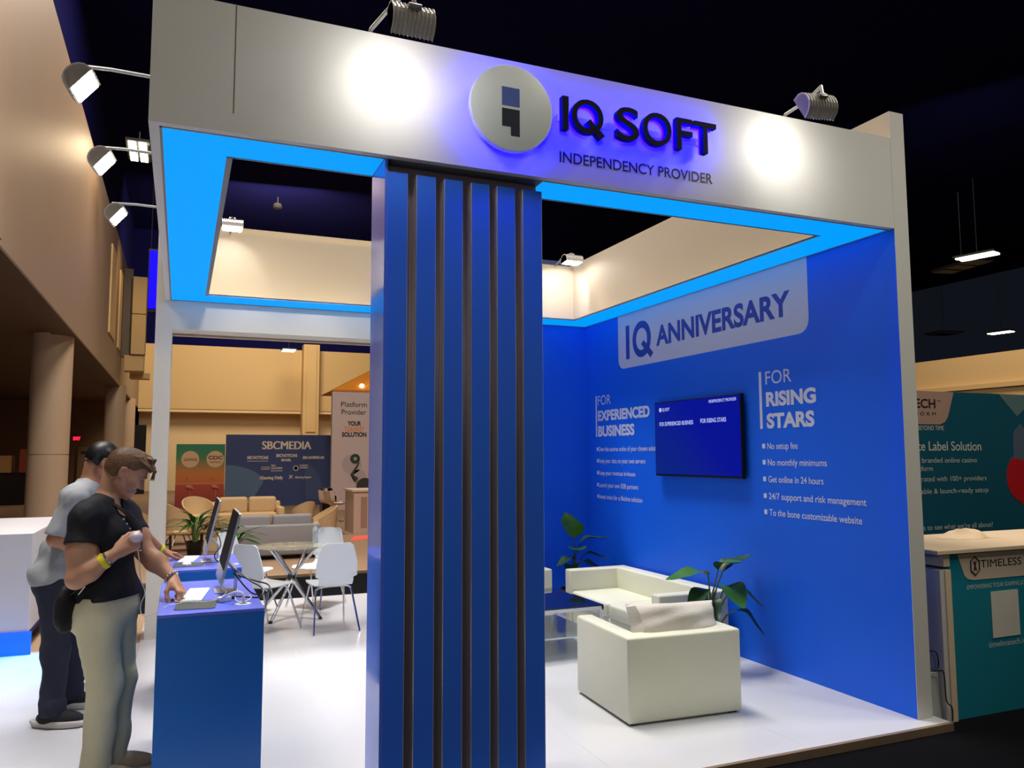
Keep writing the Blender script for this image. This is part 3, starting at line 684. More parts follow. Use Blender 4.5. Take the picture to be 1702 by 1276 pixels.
MB().lathe([(.0315, .092), (.0318, .093), (.0318, .135), (.0315, .136)], B0, 20).build('label_band', mat('bottle_label', (206, 214, 226), .5), wb, True)
MB().lathe([(.015, .195), (.015, .212), (.001, .213)], B0, 16).build('cap', PLASTW, wb, True)
# ------------------------------------------------------------------ hall: columns, ducts, lamps
def hcol(label, x, y, r, h=4.2):
    t = thing('round_column', label, 'column', (x, y, 0), 'round columns under the left soffit')
    MB().lathe([(r, -.05), (r, 1.75)], (x, y, 0), 40).build('lower_shaft', mat('column_paint', (186, 160, 136), .5, var=.05, scale=.7), t, True)
    MB().lathe([(r, 1.765), (r, h - .0)], (x, y, 0), 40).lathe([(r - .012, 1.74), (r - .012, 1.775)], (x, y, 0), 40).build('upper_shaft', mat('column_paint', (186, 160, 136)), t, True)
    return t
hcol('thick round beige column nearest under the left soffit, above the white kiosk', -6.90, 14.6, .37)
hcol('round beige column farther back under the left soffit, over the head of the man in grey', -6.60, 27.2, .33)
hcol('smallest round beige column at the far end of the left soffit', -6.62, 33.8, .34)
du = thing('air_duct', 'stacked beige duct boxes high on the far left wall', 'duct', (-6.0, 27, 5))
MB().rbox(-6.16, -5.70, 26.6, 27.2, 6.72, 8.05, .02, 1).build('upper_box', BEIGE2, du)
MB().rbox(-6.16, -5.70, 26.6, 27.2, 5.28, 6.70, .02, 1).build('middle_box', BEIGE2, du)
MB().rbox(-6.36, -5.72, 26.7, 27.3, 4.70, 5.26, .02, 1).rbox(-6.2, -5.55, 27.4, 27.9, 4.5, 4.72, .02, 1).build('lower_box', BEIGE2, du)
MB().box(-6.46, -6.17, 26.8, 27.1, 5.2, 8.35).build('pipe_chase', mat('grey_chase', (104, 92, 80), .6), du)
for (y0_, y1_) in ((21.5, 23.5), (25.0, 26.0)):
    tag(MB().box(-6.4695, -6.43, y0_, y1_, 5.3, 7.9).build('wall_panel', mat('pale_panel', (226, 190, 136), .5), None), 'pale vertical panel on the left upper wall, %s the duct boxes' % ('in front of' if y0_ < 22 else 'just beside'), 'panel')
nb = thing('blue_sign', 'vertical blue neon strip glowing left of the white back post', 'sign', (-5.2, 18, 6))
MB().box(-5.33, -5.0, 18, 18.1, 5.4, 7.0).build('backing', BLACK, nb)
for x in (-5.28, -5.05): MB().tube([(x, 18.05, 7.0), (x, 18.05, 13.6)], .01, 6).build('hanging_wire', BLACK, nb)
MB().box(-5.31, -5.12, 17.95, 17.99, 5.45, 6.95).build('glow_panel', mat('blue_neon', (4, 0, 60), .6, var=0, emit=(20, 0, 255), estr=1.1, spec=.1), nb)
ex = thing('exit_sign', 'small red lit exit sign on the dim wall under the left soffit', 'sign', (-8.7, 35.9, 2.5))
MB().box(-8.84, -8.52, 35.93, 35.99, 2.44, 2.62).build('case', BLACK, ex)
t_ = MB(); put_text(t_, 'EXIT', (-8.82, 35.92, 2.465), (1, 0, 0), (0, 0, 1), .13, .28, .04); t_.build('exit_lettering', mat('red_glow', (255, 20, 40), .5, var=0, emit=(255, 20, 50), estr=5), ex)
# ceiling lamps in view
def tubes(label, c, d, L, n, m, group, w=.16, gap=.26, hang=2.2):
    r = thing('ceiling_lamp', label, 'lamp', c, group)
    d = Vector(d).normalized(); s = Vector((-d.y, d.x, 0)); C_ = Vector(c)
    for k in range(n):
        o = C_ + s * ((k - (n - 1) / 2) * gap)
        M = frame(o, d, s)
        MB().box(-L / 2, L / 2, -w / 2, w / 2, 0, .03, M).build('lamp_tube', m, r)
    M = frame(C_ + Vector((0, 0, .032)), d, s)
    MB().box(-L / 2 - .05, L / 2 + .05, -gap * (n - 1) / 2 - w / 2 - .04, gap * (n - 1) / 2 + w / 2 + .04, 0, .06, M).build('lamp_housing', BLACK, r)
    MB().tube([C_ + Vector((0, 0, .08)), C_ + Vector((0, 0, hang))], .012, 6).build('hanging_rod', BLACK, r)
    return r
tubes('bright twin tube lamp hanging in the dark right of the booth', (15.3, 10.7, 7), (.22, -.93, 0), .95, 2, WARMON, 'lit tube lamps at right')
tubes('lower and farther lit tube lamp above the beige partition', (28.8, 19.75, 7), (.12, -.97, 0), .95, 2, WARMON, 'lit tube lamps at right')
tubes('lit lamp pair above the far beige wall, left of the square pillar', (.44, 37.0, 7), (1, 0, 0), .6, 2, WARMON, 'lit lamps over the far wall', .3, .5)
tubes('lit lamp pair nearer than the other one, under the white beam', (.28, 32.0, 7), (1, 0, 0), .4, 2, WARMON, 'lit lamps over the far wall', .2, .4)
UNLIT = mat('unlit_panel', (70, 66, 66), .6)
tubes('unlit grey panel lamp below the bright twin tube lamp', (16.0, 11.7, 7), (.95, -.2, 0), .6, 3, UNLIT, 'unlit panel lamps', .42, .55)
tubes('small unlit grey panel lamp left of the lower lit tube lamp', (26.7, 20.9, 7), (.95, -.2, 0), 1.1, 2, UNLIT, 'unlit panel lamps', .4, .5)
sq = thing('ceiling_lamp', 'warm ceiling lamp of four lit squares beside the left arm lamps', 'lamp', (-5.55, 16.1, 8.8))
for (a, b) in ((-5.78, 15.5), (-5.56, 15.5), (-5.78, 16.2), (-5.56, 16.2)):
    MB().box(a + .03, a + .19, b, b + .52, 8.8, 8.83).build('lamp_panel', WARMON, sq)
MB().box(-5.8, -5.3, 15.45, 16.77, 8.835, 8.9).build('lamp_housing', BLACK, sq)
MB().tube([(-5.55, 16.1, 8.9), (-5.55, 16.1, 9.3)], .02, 8).build('hanging_rod', BLACK, sq)
area('square_lamp_light', (-5.5, 16.1, 8.75), (-6.6, 15, 5), 1.0, 42, (1, .76, .46))
sp_ = MB().lathe([(.001, 8.95), (.12, 8.96), (.14, 9.02), (.10, 9.1), (.02, 9.12), (.02, 9.3)], (-2.02, 19.74, 0), 20).build('ceiling_speaker', mat('grey_casting', (120, 116, 112), .6), None, True)
tag(sp_, 'small grey round fitting hanging from the dark ceiling', 'ceiling fitting')
# wash on the left upper wall and the dim room below it
spot('wall_wash_light', (-5.2, 24.0, 9.0), (-6.47, 25, 6.0), 120, 110, .9, (1, .74, .40), .3)
area('room_light', (-12, 26, 4.1), (-12, 26, 0), 3.0, 60, (1, .72, .5))
area('room_light', (-9.0, 9, 4.1), (-8, 12, 0), 2.0, 30, (1, .85, .75))

# things under the soffit
for k, (x, y, z, w, h, m, lab) in enumerate((
    (-10.55, 30, .0, 2.5, 1.15, mat('dark_counter', (18, 14, 12), .7), 'low black counter under the left soffit'),
    (-10.35, 29.9, 1.15, .62, .62, mat('carton', (170, 132, 84), .7), 'brown carton on the low black counter beside the round column'),
    (-11.1, 29.9, 1.15, .5, .42, mat('cream_carton', (196, 164, 118), .7), 'cream carton on the low black counter at the left picture edge'),
    (-9.65, 29.9, 1.15, .32, .85, mat('red_carton', (150, 64, 40), .7), 'tall red-brown carton on the low black counter'))):
    nm = 'low_counter' if k == 0 else 'carton'
    o = MB().rbox(x - w / 2, x + w / 2, y - .3, y + .3, z, z + h, .015, 1); o.box(x - w / 2 + .03, x + w / 2 - .03, y - .302, y - .3, z + h * .35, z + h * .55) if k else None
    tag(o.build(nm, m), lab, 'counter' if k == 0 else 'box', None if k == 0 else 'cartons under the soffit')
dp = thing('wall_notice', 'framed tan notice board on the dim wall left of the man in grey', 'board', (-8.1, 35.9, 1.4))
MB().box(-8.62, -7.66, 35.90, 35.96, .4, 2.16).build('board', mat('tan_board', (140, 110, 80), .7), dp)
MB().box(-8.5, -7.85, 35.89, 35.90, 1.85, 1.97).box(-8.4, -8.0, 35.89, 35.90, 1.15, 1.22).box(-8.4, -8.0, 35.89, 35.90, 1.3, 1.36).build('dark_bars', mat('dark_print', (70, 44, 34), .7), dp)
MB().box(-6.45, -5.95, 37, 37.4, -.05, 3.2).build('curtain', mat('black_curtain', (14, 14, 14), .9)); tag(bpy.data.objects['curtain'], 'black curtain panel behind the white back post', 'curtain')

# lit kiosk at left
kx = thing('kiosk', 'white kiosk with a glowing blue base at the left edge', 'kiosk', (-6.2, 5.2, 0))
MB().rbox(-7.2, -5.60, 4.28, 6.38, .19, 1.04, .006, 1).build('body', mat('kiosk_white', (196, 194, 200), .45, var=.02), kx)
MB().box(-7.1, -5.70, 4.36, 6.30, 0, .19).build('plinth', mat('kiosk_plinth', (20, 60, 200), .5), kx)
MB().box(-7.2, -5.575, 4.262, 4.278, .0, .195).build('lit_strip', mat('blue_strip', (0, 60, 220), .4, var=0, emit=(0, 84, 255), estr=1.3), kx)
area('kiosk_glow', (-6.2, 4.24, .12), (-6.2, 3.4, -.4), 1.6, 9, (.0, .30, 1), .12)
tag(MB().rbox(-5.52, -5.24, 5.0, 5.3, -.012, .33, .02, 2).build('carton', mat('yellow_carton', (208, 196, 130), .7)), 'pale yellow carton on the floor between the kiosk and the man in grey', 'box')

# ------------------------------------------------------------------ lounge behind the booth
GREYF = mat('grey_fabric', (142, 138, 140), .8, var=.05, scale=10)
TANF = mat('tan_fabric', (206, 174, 132), .8, var=.06, scale=8)
PALEF = mat('pale_fabric', (196, 172, 142), .7, var=.05)
gs = thing('sofa', 'grey fabric sofa seen from behind, beyond the glass table', 'sofa', (-2.85, 10.4, 0))
MB().rbox(-3.75, -2.18, 10.0, 10.22, .06, .56, .03, 3).build('backrest', GREYF, gs, True)
for s in (-3.75, -2.34): MB().rbox(s, s + .16, 10.2, 10.85, .06, .5, .03, 3).build('armrest', GREYF, gs, True)
for a, b in ((-3.58, -2.98), (-2.96, -2.30)): MB().rbox(a, b, 10.16, 10.34, .42, .72, .05, 4).build('back_cushion', GREYF, gs, True)
MB().rbox(-3.6, -2.33, 10.22, 10.84, .06, .4, .04, 3).build('seat', GREYF, gs, True)
for x in (-3.65, -2.28):
    for y in (10.08, 10.75): MB().box(x - .02, x + .02, y - .02, y + .02, -.01, .07).build('foot', BLACK, gs)
ts = thing('sofa', 'tan sofa facing us in front of the dark blue backdrop', 'sofa', (-2.9, 16.4, 0))
MB().rbox(-3.75, -2.12, 16.5, 16.75, .1, .62, .04, 3).build('backrest', TANF, ts, True)
for a, b in ((-3.55, -2.90), (-2.88, -2.24)): MB().rbox(a, b, 16.28, 16.5, .36, .74, .07, 4).build('back_cushion', TANF, ts, True)
for s in (-3.75, -2.25): MB().rbox(s, s + .17, 15.9, 16.6, .1, .5, .04, 3).build('armrest', TANF, ts, True)
MB().rbox(-3.58, -2.26, 15.9, 16.52, .1, .38, .05, 3).build('seat', TANF, ts, True)
for x in (-3.65, -2.2):
    for y in (16.0, 16.65): MB().box(x - .02, x + .02, y - .02, y + .02, -.01, .11).build('foot', BLACK, ts)
def tub(label, loc, rot, w=.68, m=TANF, h=.82):
    r = thing('lounge_chair', label, 'armchair', (0, 0, 0), 'tub chairs in the lounge')
    G = []; n = 20
    for layer in range(2):
        A = []
        for i in range(n + 1):
            a = math.radians(-125 + 250 * i / n); k = math.cos(a / 1.45); rr = w / 2 * (1 - .08 * layer)
            top = .50 + (h - .50) * max(0, k) ** 1.2
            A.append([(math.sin(a) * rr * (.82 + .18 * t), -math.cos(a) * rr * (.82 + .22 * t) , .22 + (top - .22) * t) for t in (0, .25, .5, .75, 1)])
        G.append(A)
    mb = MB(); mb.grid(G[0]); mb.grid(G[1]); mb.grid([[p[-1] for p in G[0]], [p[-1] for p in G[1]]])
    mb.grid([[p for p in G[0][0]], [p for p in G[1][0]]]); mb.grid([[p for p in G[0][-1]], [p for p in G[1][-1]]])
    mb.build('shell', m, r, True)
    MB().lathe([(.001, .24), (w * .40, .24), (w * .42, .30), (w * .40, .40), (w * .3, .43), (.001, .435)], (0, .02, 0), 28).build('seat', m, r, True)
    for a in (45, 135, 225, 315):
        a = math.radians(a); MB().tube([(math.cos(a) * .12, math.sin(a) * .12, .25), (math.cos(a) * .29, math.sin(a) * .29, -.008)], .012, 8).build('leg', STEEL, r, True)
    r.location = loc; r.rotation_euler = (0, 0, rot); return r
t1_ = tub('large tan tub chair just right of the white back post', (-4.40, 13.2, 0), math.radians(-70), .70)
dup(t1_, (-4.02, 15.2, 0), math.radians(-160), 'tan tub chair behind the potted palms, left of the tan sofa')
t2_ = dup(t1_, (-1.70, 12.7, 0), math.radians(95), 'tan tub chair right of the grey sofa, behind the water bottle')
t3_ = dup(t1_, (-1.85, 14.6, 0), math.radians(30), 'pale tub chair seen over the grey sofa, before the blue backdrop')
dup(t1_, (-5.25, 13.6, 0), math.radians(-60), 'tan tub chair behind the chest of the man in the black shirt')
for q in (t2_, t3_): q.scale = (.78, .78, .86)
st = thing('side_table', 'low wooden table behind the white back post, with papers on it', 'table', (-4.25, 12.0, 0))
MB().rbox(-4.62, -3.95, 11.75, 12.35, .30, .34, .008, 1).build('table_top', mat('oak', (160, 122, 80), .5, var=.15, scale=6), st)
for x in (-4.55, -4.02):
    for y in (11.8, 12.3): MB().box(x - .02, x + .02, y - .02, y + .02, -.01, .30).build('leg', BLACK, st)
tag(MB().box(-4.50, -4.28, 11.85, 12.1, .341, .352, ).build('magazine', mat('paper', (214, 190, 156), .6)), 'pale magazine on the low wooden table', 'magazine')
def palm(label, loc, seed, n=22, L=.55):
    rr = random.Random(seed); lv = []
    for k in range(n):
        a = rr.uniform(0, 2 * PI); el = rr.uniform(.3, 1.2); r_ = rr.uniform(.02, .14)
        lv.append(((loc[0] + r_ * math.cos(a), loc[1] + r_ * math.sin(a), loc[2] + rr.uniform(.36, .58)), (math.cos(a) * .8, math.sin(a) * .8, el), L * rr.uniform(.6, 1.05), .075, 1.0, k % 2))
    return plant('potted_palm', label, loc, lv, .15, .24, group='palms beside the lounge', mats=(LEAF, LEAFD))
palm('potted palm left of the farther computer in the lounge', (-4.15, 11.3, -.01), 3)
palm('potted palm behind the nearer computer, before the grey sofa', (-3.62, 9.35, -.01), 8, 22, .44)

# backdrops
sb = thing('backdrop', 'dark blue backdrop wall with white media logos behind the lounge', 'backdrop', (-1.2, 25, 0))
MB().box(-3.0, .6, 25, 25.12, -.01, 2.46).build('panel', mat('backdrop_blue', (52, 66, 112), .6, var=.18, scale=.5), sb)
mq = frame((0, 24.999, 0), (1, 0, 0), (0, 0, 1))
SW = mat('backdrop_swirl', (84, 108, 138), .6, var=.04, scale=.6)
pts = [(-3.0, 0), (-3.0, 1.42)] + [(-3.0 + 1.25 * math.sin(t), 1.42 - 1.0 * (1 - math.cos(t)) ** .9 * .6) for t in [PI / 2 * k / 12 for k in range(1, 13)]] + [(-2.05, .3), (-2.2, 0)]
MB().prism(pts, mq, .002).build('swirl', SW, sb)
MB().prism([(.32 + .0 - 1.0 + math.cos(t) * 1.0, .2 + math.sin(t) * 1.4) for t in [PI * .36 * k / 12 for k in range(13)]] + [(-.35, 1.2), (-.28, .2)], mq, .001).build('swirl', mat('backdrop_swirl_dark', (66, 82, 118), .6), sb)
LT = mat('tan_lit_letter', (226, 208, 186), .5); tb = MB()
def bt_(s, xa, xb, z, cap, bold=.02): put_text(tb, s, (xa, 24.995, z), (1, 0, 0), (0, 0, 1), cap, xb - xa, bold)
for q_ in (0, 1, 2): put_text(tb, 'SBCMEDIA', (-1.82 + .012 * q_, 24.995, 1.96), (1, 0, 0), (0, 0, 1), .27, 1.66, 0, lift=.0015 + .002 * q_)
bt_('SBCNOTICIAS', -2.30, -1.60, 1.62, .10, .03); tb.box(-2.30, -1.60, 24.99, 24.995, 1.54, 1.555)
bt_('SBCNOTICIAS', -1.34, -.62, 1.69, .095, .03); bt_('BRASIL', -1.16, -.82, 1.54, .08, .03)
bt_('SBCAMERICAS', -.43, .32, 1.62, .085, .03)
bt_('SBC', -1.50, -1.34, 1.36, .055); bt_('LEADERS', -1.50, -1.12, 1.27, .06); bt_('MAGAZINE', -1.50, -1.12, 1.19, .035)
for k in range(3): tb.lathe([(.05, 0), (.05, .003), (.032, .003), (.032, 0)], (0, 0, 0), 16, frame((-1.78 + .09 * k, 24.995, 1.30), (1, 0, 0), (0, 0, 1)))
bt_('PAYMENT', -.52, -.24, 1.36, .05); bt_('EXPERT', -.52, -.24, 1.28, .05); tb.lathe([(.09, 0), (.09, .003), (.066, .003), (.066, 0)], (0, 0, 0), 22, frame((-.66, 24.995, 1.29), (1, 0, 0), (0, 0, 1)))
bt_('iGaming Daily', -1.86, -1.09, .92, .10, .03); bt_('iGaming Expert', -.68, -.12, .94, .07)
for s_ in (1, -1): tb.tube([(-.88, 24.99, .93 + (.0 if s_ > 0 else .12)), (-.77, 24.99, .93 + (.12 if s_ > 0 else 0))], .016, 6)
tb.build('logo_lettering', LT, sb)
fl = thing('backdrop', 'green and orange backdrop with two round logos and flamingos', 'backdrop', (-3.8, 25, 0))
fm = bpy.data.materials.new('sunset_print'); fm.use_nodes = True
n_ = fm.node_tree; b_ = n_.nodes['Principled BSDF']; tcn = n_.nodes.new('ShaderNodeTexCoord'); sx_ = n_.nodes.new('ShaderNodeSeparateXYZ'); rm = n_.nodes.new('ShaderNodeValToRGB')
n_.links.new(tcn.outputs['Generated'], sx_.inputs[0]); n_.links.new(sx_.outputs[2], rm.inputs[0]); n_.links.new(rm.outputs[0], b_.inputs['Base Color'])
e_ = rm.color_ramp.elements; e_[0].color = srgb(150, 52, 44); e_[1].color = srgb(30, 120, 84); e_[0].position = .1; e_[1].position = .95
for p_, c_ in ((.36, (176, 70, 44)), (.38, (206, 128, 70)), (.40, (196, 104, 46)), (.55, (196, 118, 50)), (.78, (70, 120, 76))):
    q = e_.new(p_); q.color = srgb(*c_)
MB().box(-4.56, -3.02, 25.03, 25.1, -.01, 2.13).build('panel', fm, fl)
for x in (-4.12, -3.33):
    MB().lathe([(.001, 0), (.28, 0), (.28, .004), (.001, .004)], (0, 0, 0), 32, frame((x, 25.03, 1.62), (1, 0, 0), (0, 0, 1))).build('round_logo', mat('tan_disc', (212, 172, 128), .6), fl)
tb = MB(); put_text(tb, 'GAMING', (-4.32, 25.02, 1.57), (1, 0, 0), (0, 0, 1), .09, .42, .0); put_text(tb, 'CDC', (-3.55, 25.02, 1.62), (1, 0, 0), (0, 0, 1), .11, .46, .03); put_text(tb, 'GAMING', (-3.5, 25.02, 1.50), (1, 0, 0), (0, 0, 1), .05, .36)
tb.build('logo_lettering', mat('brown_print', (90, 56, 50), .6), fl)
tb = MB()
for x in (-4.1, -3.3):
    o_ = Vector((x, 25.02, .0))
    tb.tube([o_ + Vector(p) for p in ((-.14, 0, .95), (-.10, 0, 1.02), (-.06, 0, .97), (-.10, 0, .86), (-.14, 0, .76), (-.08, 0, .70))], [.012, .02, .018, .018, .022, .04], 6)
    tb.tube([o_ + Vector(p) for p in ((-.12, 0, .70), (0, 0, .69), (.13, 0, .62))], [.04, .075, .015], 8)
    tb.tube([o_ + Vector((.0, 0, .64)), o_ + Vector((.02, 0, .5)), o_ + Vector((0, 0, .36))], .010, 6)
tb.build('flamingo', mat('pink_print', (206, 120, 100), .6), fl)
tw = thing('booth_tower', 'pale tower wall with platform lettering and a robot picture', 'booth wall', (.8, 22, 0))
TWM = mat('tower_white', (190, 170, 168), .6, var=.03)
MB().box(.06, 1.75, 22, 22.2, -.01, 3.795).build('wall_panel', TWM, tw)
def K(s, xa, xb, z, cap, bold, m=mat('near_black_print', (34, 28, 34), .6)):
    tb = MB(); put_text(tb, s, (xa, 21.995, z), (1, 0, 0), (0, 0, 1), cap, xb - xa, bold); tb.build('lettering', m, tw)
K('Platform', .34, 1.18, 3.31, .16, .0); K('Provider', .36, 1.16, 3.06, .16, .0); K('YOUR', .56, 1.0, 2.70, .135, .04); K('SOLUTION', .38, 1.18, 2.34, .135, .04)
K('TURNKEY', .45, 1.12, 2.52, .135, .03, mat('orange_print', (216, 138, 66), .6))
tb = MB()
Q = lambda x, z: frame((x, 21.998, z), (1, 0, 0), (0, 0, 1))
tb.lathe([(.10, 0), (.16, 0), (.16, .01), (.10, .01)], (0, 0, 0), 28, Q(.82, 1.62)); tb.tube([(.95, 21.99, 1.5), (.72, 21.99, 1.1), (.86, 21.99, .95)], [.02, .05, .09], 8)
tb.lathe([(.24, 0), (.28, 0), (.28, .01), (.24, .01)], (0, 0, 0), 32, Q(1.15, .72))
tb.build('robot_picture_dark', mat('graphite_print', (50, 48, 50), .6), tw)
tb = MB(); tb.lathe([(.001, 0), (.32, 0), (.32, .002), (.001, .002)], (0, 0, 0), 32, Q(.72, 1.45)).lathe([(.001, 0), (.22, 0), (.22, .002), (.001, .002)], (0, 0, 0), 32, Q(.95, 1.05)); tb.build('robot_picture_pale', mat('pale_print', (172, 154, 156), .6), tw)
tb = MB(); tb.lathe([(.001, 0), (.055, 0), (.055, .012), (.001, .012)], (0, 0, 0), 20, Q(.82, 1.62)); tb.build('robot_picture_eye', mat('green_print', (120, 180, 80), .5), tw)
cn = thing('canopy', 'orange fabric canopy above the pale tower wall', 'canopy', (1.6, 22.5, 4))
mb = MB(); mb.add([(.06, 22, 3.83), (3.2, 22, 3.83), (3.2, 24.5, 3.83), (.06, 24.5, 3.83), (1.7, 23.2, 4.75)], [(0, 1, 4), (1, 2, 4), (2, 3, 4), (3, 0, 4), (3, 2, 1, 0)])
mb.build('fabric_roof', mat('orange_fabric', (226, 140, 40), .7, var=.08), cn)
MB().box(.06, 3.2, 21.99, 22.03, 3.80, 3.86).build('edge_rail', mat('orange_rail', (190, 110, 40), .6), cn)
for q, (x, z) in enumerate(((1.05, 4.02), (1.5, 4.12))):
    MB().lathe([(.001, 0), (.07, 0), (.07, .03), (.001, .03)], (0, 0, 0), 14, frame((x, 22.2, z), (1, 0, 0), (0, .3, 1))).build('downlight', WARMON, cn)
def stool(label, loc, rot):
    r = thing('bar_stool', label, 'stool', (0, 0, 0), 'white bar stools')
    SHM = mat('stool_shell', (206, 184, 168), .4)
    mb = MB(); pr = spline([(.2, .66), (.1, .645), (-.1, .65), (-.17, .70), (-.2, .80), (-.22, .92)], 4)
    G1 = [[(u * .2, p.x, p.y + .03 * u * u) for u in (-1, -.5, 0, .5, 1)] for p in pr]; G2 = [[(a, b - .005, c - .02) for a, b, c in r_] for r_ in G1]
    mb.grid(G1); mb.grid(G2); mb.build('seat_shell', SHM, r, True)
    MB().lathe([(.2, -.008), (.2, .0), (.06, .02), (.025, .04), (.025, .63), (.08, .645)], (0, 0, 0), 20).build('pedestal', CHROME, r, True)
    MB().tube([(math.cos(a) * .14, .04 + math.sin(a) * .14, .27) for a in [PI * k / 10 for k in range(11)]], .01, 7).build('footrest', CHROME, r, True)
    r.location = loc; r.rotation_euler = (0, 0, rot); return r
s1 = stool('white bar stool at left, beside the black draped box', (-1.22, 14.0, .0), math.radians(-80))
dup(s1, (-1.22, 14.58, 0), math.radians(-40), 'white bar stool at right, nearer the white bar counter')
tag(MB().rbox(-1.32, -.98, 15.2, 15.6, -.01, .78, .04, 2).lathe([(.18, .76), (.2, .85), (.12, .95), (.001, .97)], (-1.2, 15.35, 0), 16).build('draped_box', mat('black_gloss', (10, 10, 12), .2)), 'black draped box behind the white bar stool', 'box')
wc = thing('bar_counter', 'white bar counter with faint print in front of the pale tower', 'counter', (-.5, 14, 0))
MB().box(-.86, -.1, 13.8, 14.8, -.01, .92).build('body', mat('bar_white', (196, 172, 156), .6, var=.04), wc)
MB().box(-.9, -.06, 13.76, 14.84, .92, .96).build('top', mat('bar_top', (206, 186, 172), .5), wc)
MB().box(-.70, -.56, 13.795, 13.8, .12, .80).box(-.42, -.36, 13.795, 13.8, .12, .80).build('faint_print', mat('faint_print', (160, 128, 112), .6), wc)
tag(MB().add([(-1.15, 12.6, -.008), (-.55, 12.9, -.008), (-.5, 13.4, -.008), (-.95, 13.3, -.008)], [(0, 1, 2, 3)]).build('light_strip', mat('red_glow_floor', (220, 60, 50), .5, var=0, emit=(255, 70, 60), estr=.9)), 'glowing red-orange floor strip before the white bar counter', 'floor light')

# ------------------------------------------------------------------ neighbour booth at right
nbk = thing('banner_wall', 'teal banner wall of the neighbouring booth, right of the white pillar', 'banner', (4, 2.5, 0))
TEAL = mat('teal_print', (14, 84, 104), .5, var=.12, scale=.7)
MB().box(1.6, 6.2, 2.5, 2.56, -.05, 2.40).build('banner_panel', TEAL, nbk)
bq = frame((0, 2.499, 0), (1, 0, 0), (0, 0, 1))
MB().prism([(1.6, 2.40), (1.6, 2.03), (3.42, 2.03), (3.50, 2.06), (3.55, 2.12), (3.66, 2.40)], bq, .002).build('logo_panel', mat('pinkish_print', (176, 144, 128), .6), nbk)
MB().prism([(4.40, 2.40), (4.70, 2.14), (5.1, 2.40)], bq, .002).build('corner_shape', mat('teal_pale', (92, 122, 122), .6), nbk)
tb = MB(); N = lambda s, xr, w, z, cap, bold=.01, y=2.4985: put_text(tb, s, (xr, y, z), (1, 0, 0), (0, 0, 1), cap, w, bold, align='r')
N('TECH', 3.36, .42, 2.215, .095, .02, 2.4965); N('P L A T F O R M', 3.36, .62, 2.13, .036, 0, 2.4965); N('TM', 3.44, .05, 2.28, .025, 0, 2.4965)
tb.build('logo_lettering', mat('maroon_print', (54, 24, 30), .6), nbk)
tb = MB()
N('BEYOND TIME', 3.475, .405, 1.965, .05, 0); N('White Label Solution', 4.06, 1.27, 1.74, .10, .01); N('Fully branded online casino', 3.975, 1.07, 1.605, .055, 0); N('platform', 3.27, .31, 1.515, .055, 0)
N('Integrated with 100+ providers', 4.12, 1.22, 1.40, .055, 0); N('Scalable & launch-ready setup', 4.14, 1.22, 1.265, .055, 0); N("us to see what we're all about?", 4.18, 1.14, .872, .055, 0)
tb.build('banner_lettering', mat('grey_print', (196, 200, 196), .6), nbk)
tb = MB()
tb.prism([(4.52 + .25 + .26 * math.cos(t) - (.05 if math.cos(t) < 0 else 0), 1.42 + .28 * math.sin(t)) for t in [2 * PI * k / 20 for k in range(20)]], bq, .002)
tb.prism([(4.56, 1.3), (4.9, 1.3), (5.0, .95), (4.85, .92)], bq, .0022)
tb.build('red_shape', mat('red_print', (190, 24, 34), .5), nbk)
MB().prism([(4.60, 1.65), (4.62, 1.95), (4.75, 2.05), (4.95, 1.9), (4.95, 1.6)], bq, .0022).build('grey_shape', mat('slate_print', (86, 100, 120), .5), nbk)
nc = thing('booth_counter', 'teal fronted counter of the neighbouring booth, right of the white pillar', 'counter', (1.2, .3, 0))
CRM = mat('counter_cream', (214, 190, 158), .55, var=.03)
MB().box(.36, 2.6, .012, .7, -.05, 1.03).build('front_panel', mat('teal_print_counter', (20, 122, 142), .5, var=.08, scale=.7), nc)
MB().box(.255, .356, .0, .72, -.05, .93).build('side_panel', mat('counter_white', (196, 192, 188), .5), nc)
MB().box(.30, .352, -.006, 0, -.05, .93).build('edge_strip', CRM, nc)
MB().box(.30, .358, .004, .7, .95, 1.03).build('side_block', CRM, nc)
MB().rbox(.22, 2.65, -.02, .78, 1.032, 1.062, .004, 1).build('counter_top', CRM, nc)
cq = frame((0, .0115, 0), (1, 0, 0), (0, 0, 1))
MB().prism([(.44, 1.03), (.50, .88), (.53, .855), (.58, .845), (1.8, .845), (1.8, 1.03)], cq, .002).build('logo_panel', mat('cream_print', (200, 182, 160), .6), nc)
tb = MB(); N('TIMELESS TECH', 1.36, .70, .925, .05, 0, .0098)
hx = [(.605 + .048 * math.sin(t), .94 + .062 * math.cos(t)) for t in [2 * PI * k / 6 for k in range(6)]]
for k in range(6): tb.tube([(hx[k][0], .008, hx[k][1]), (hx[(k + 1) % 6][0], .008, hx[(k + 1) % 6][1])], .0045, 6)
tb.tube([(hx[1][0] - .03, .008, hx[1][1]), (hx[4][0] + .03, .008, hx[4][1])], .0045, 6); tb.tube([(hx[5][0] + .03, .008, hx[5][1]), (hx[2][0] - .03, .008, hx[2][1])], .0045, 6)
tb.build('logo_lettering', mat('maroon_print', (54, 24, 30)), nc)
tb = MB(); N('EMPOWERING YOUR IGAMING JOURNEY', 1.22, .70, .785, .028, 0, .0125); tb.build('counter_lettering', mat('grey_print', (196, 200, 196)), nc); tb = MB(); N('timelesstech.io', 1.08, .38, .385, .038, 0, .0125)
tb.build('counter_lettering', mat('grey_print', (196, 200, 196)), nc)
MB().box(.745, 1.02, .0085, .0115, .445, .755).build('white_card', mat('card_white', (206, 200, 190), .6), nc)
bg = MB(); G = []
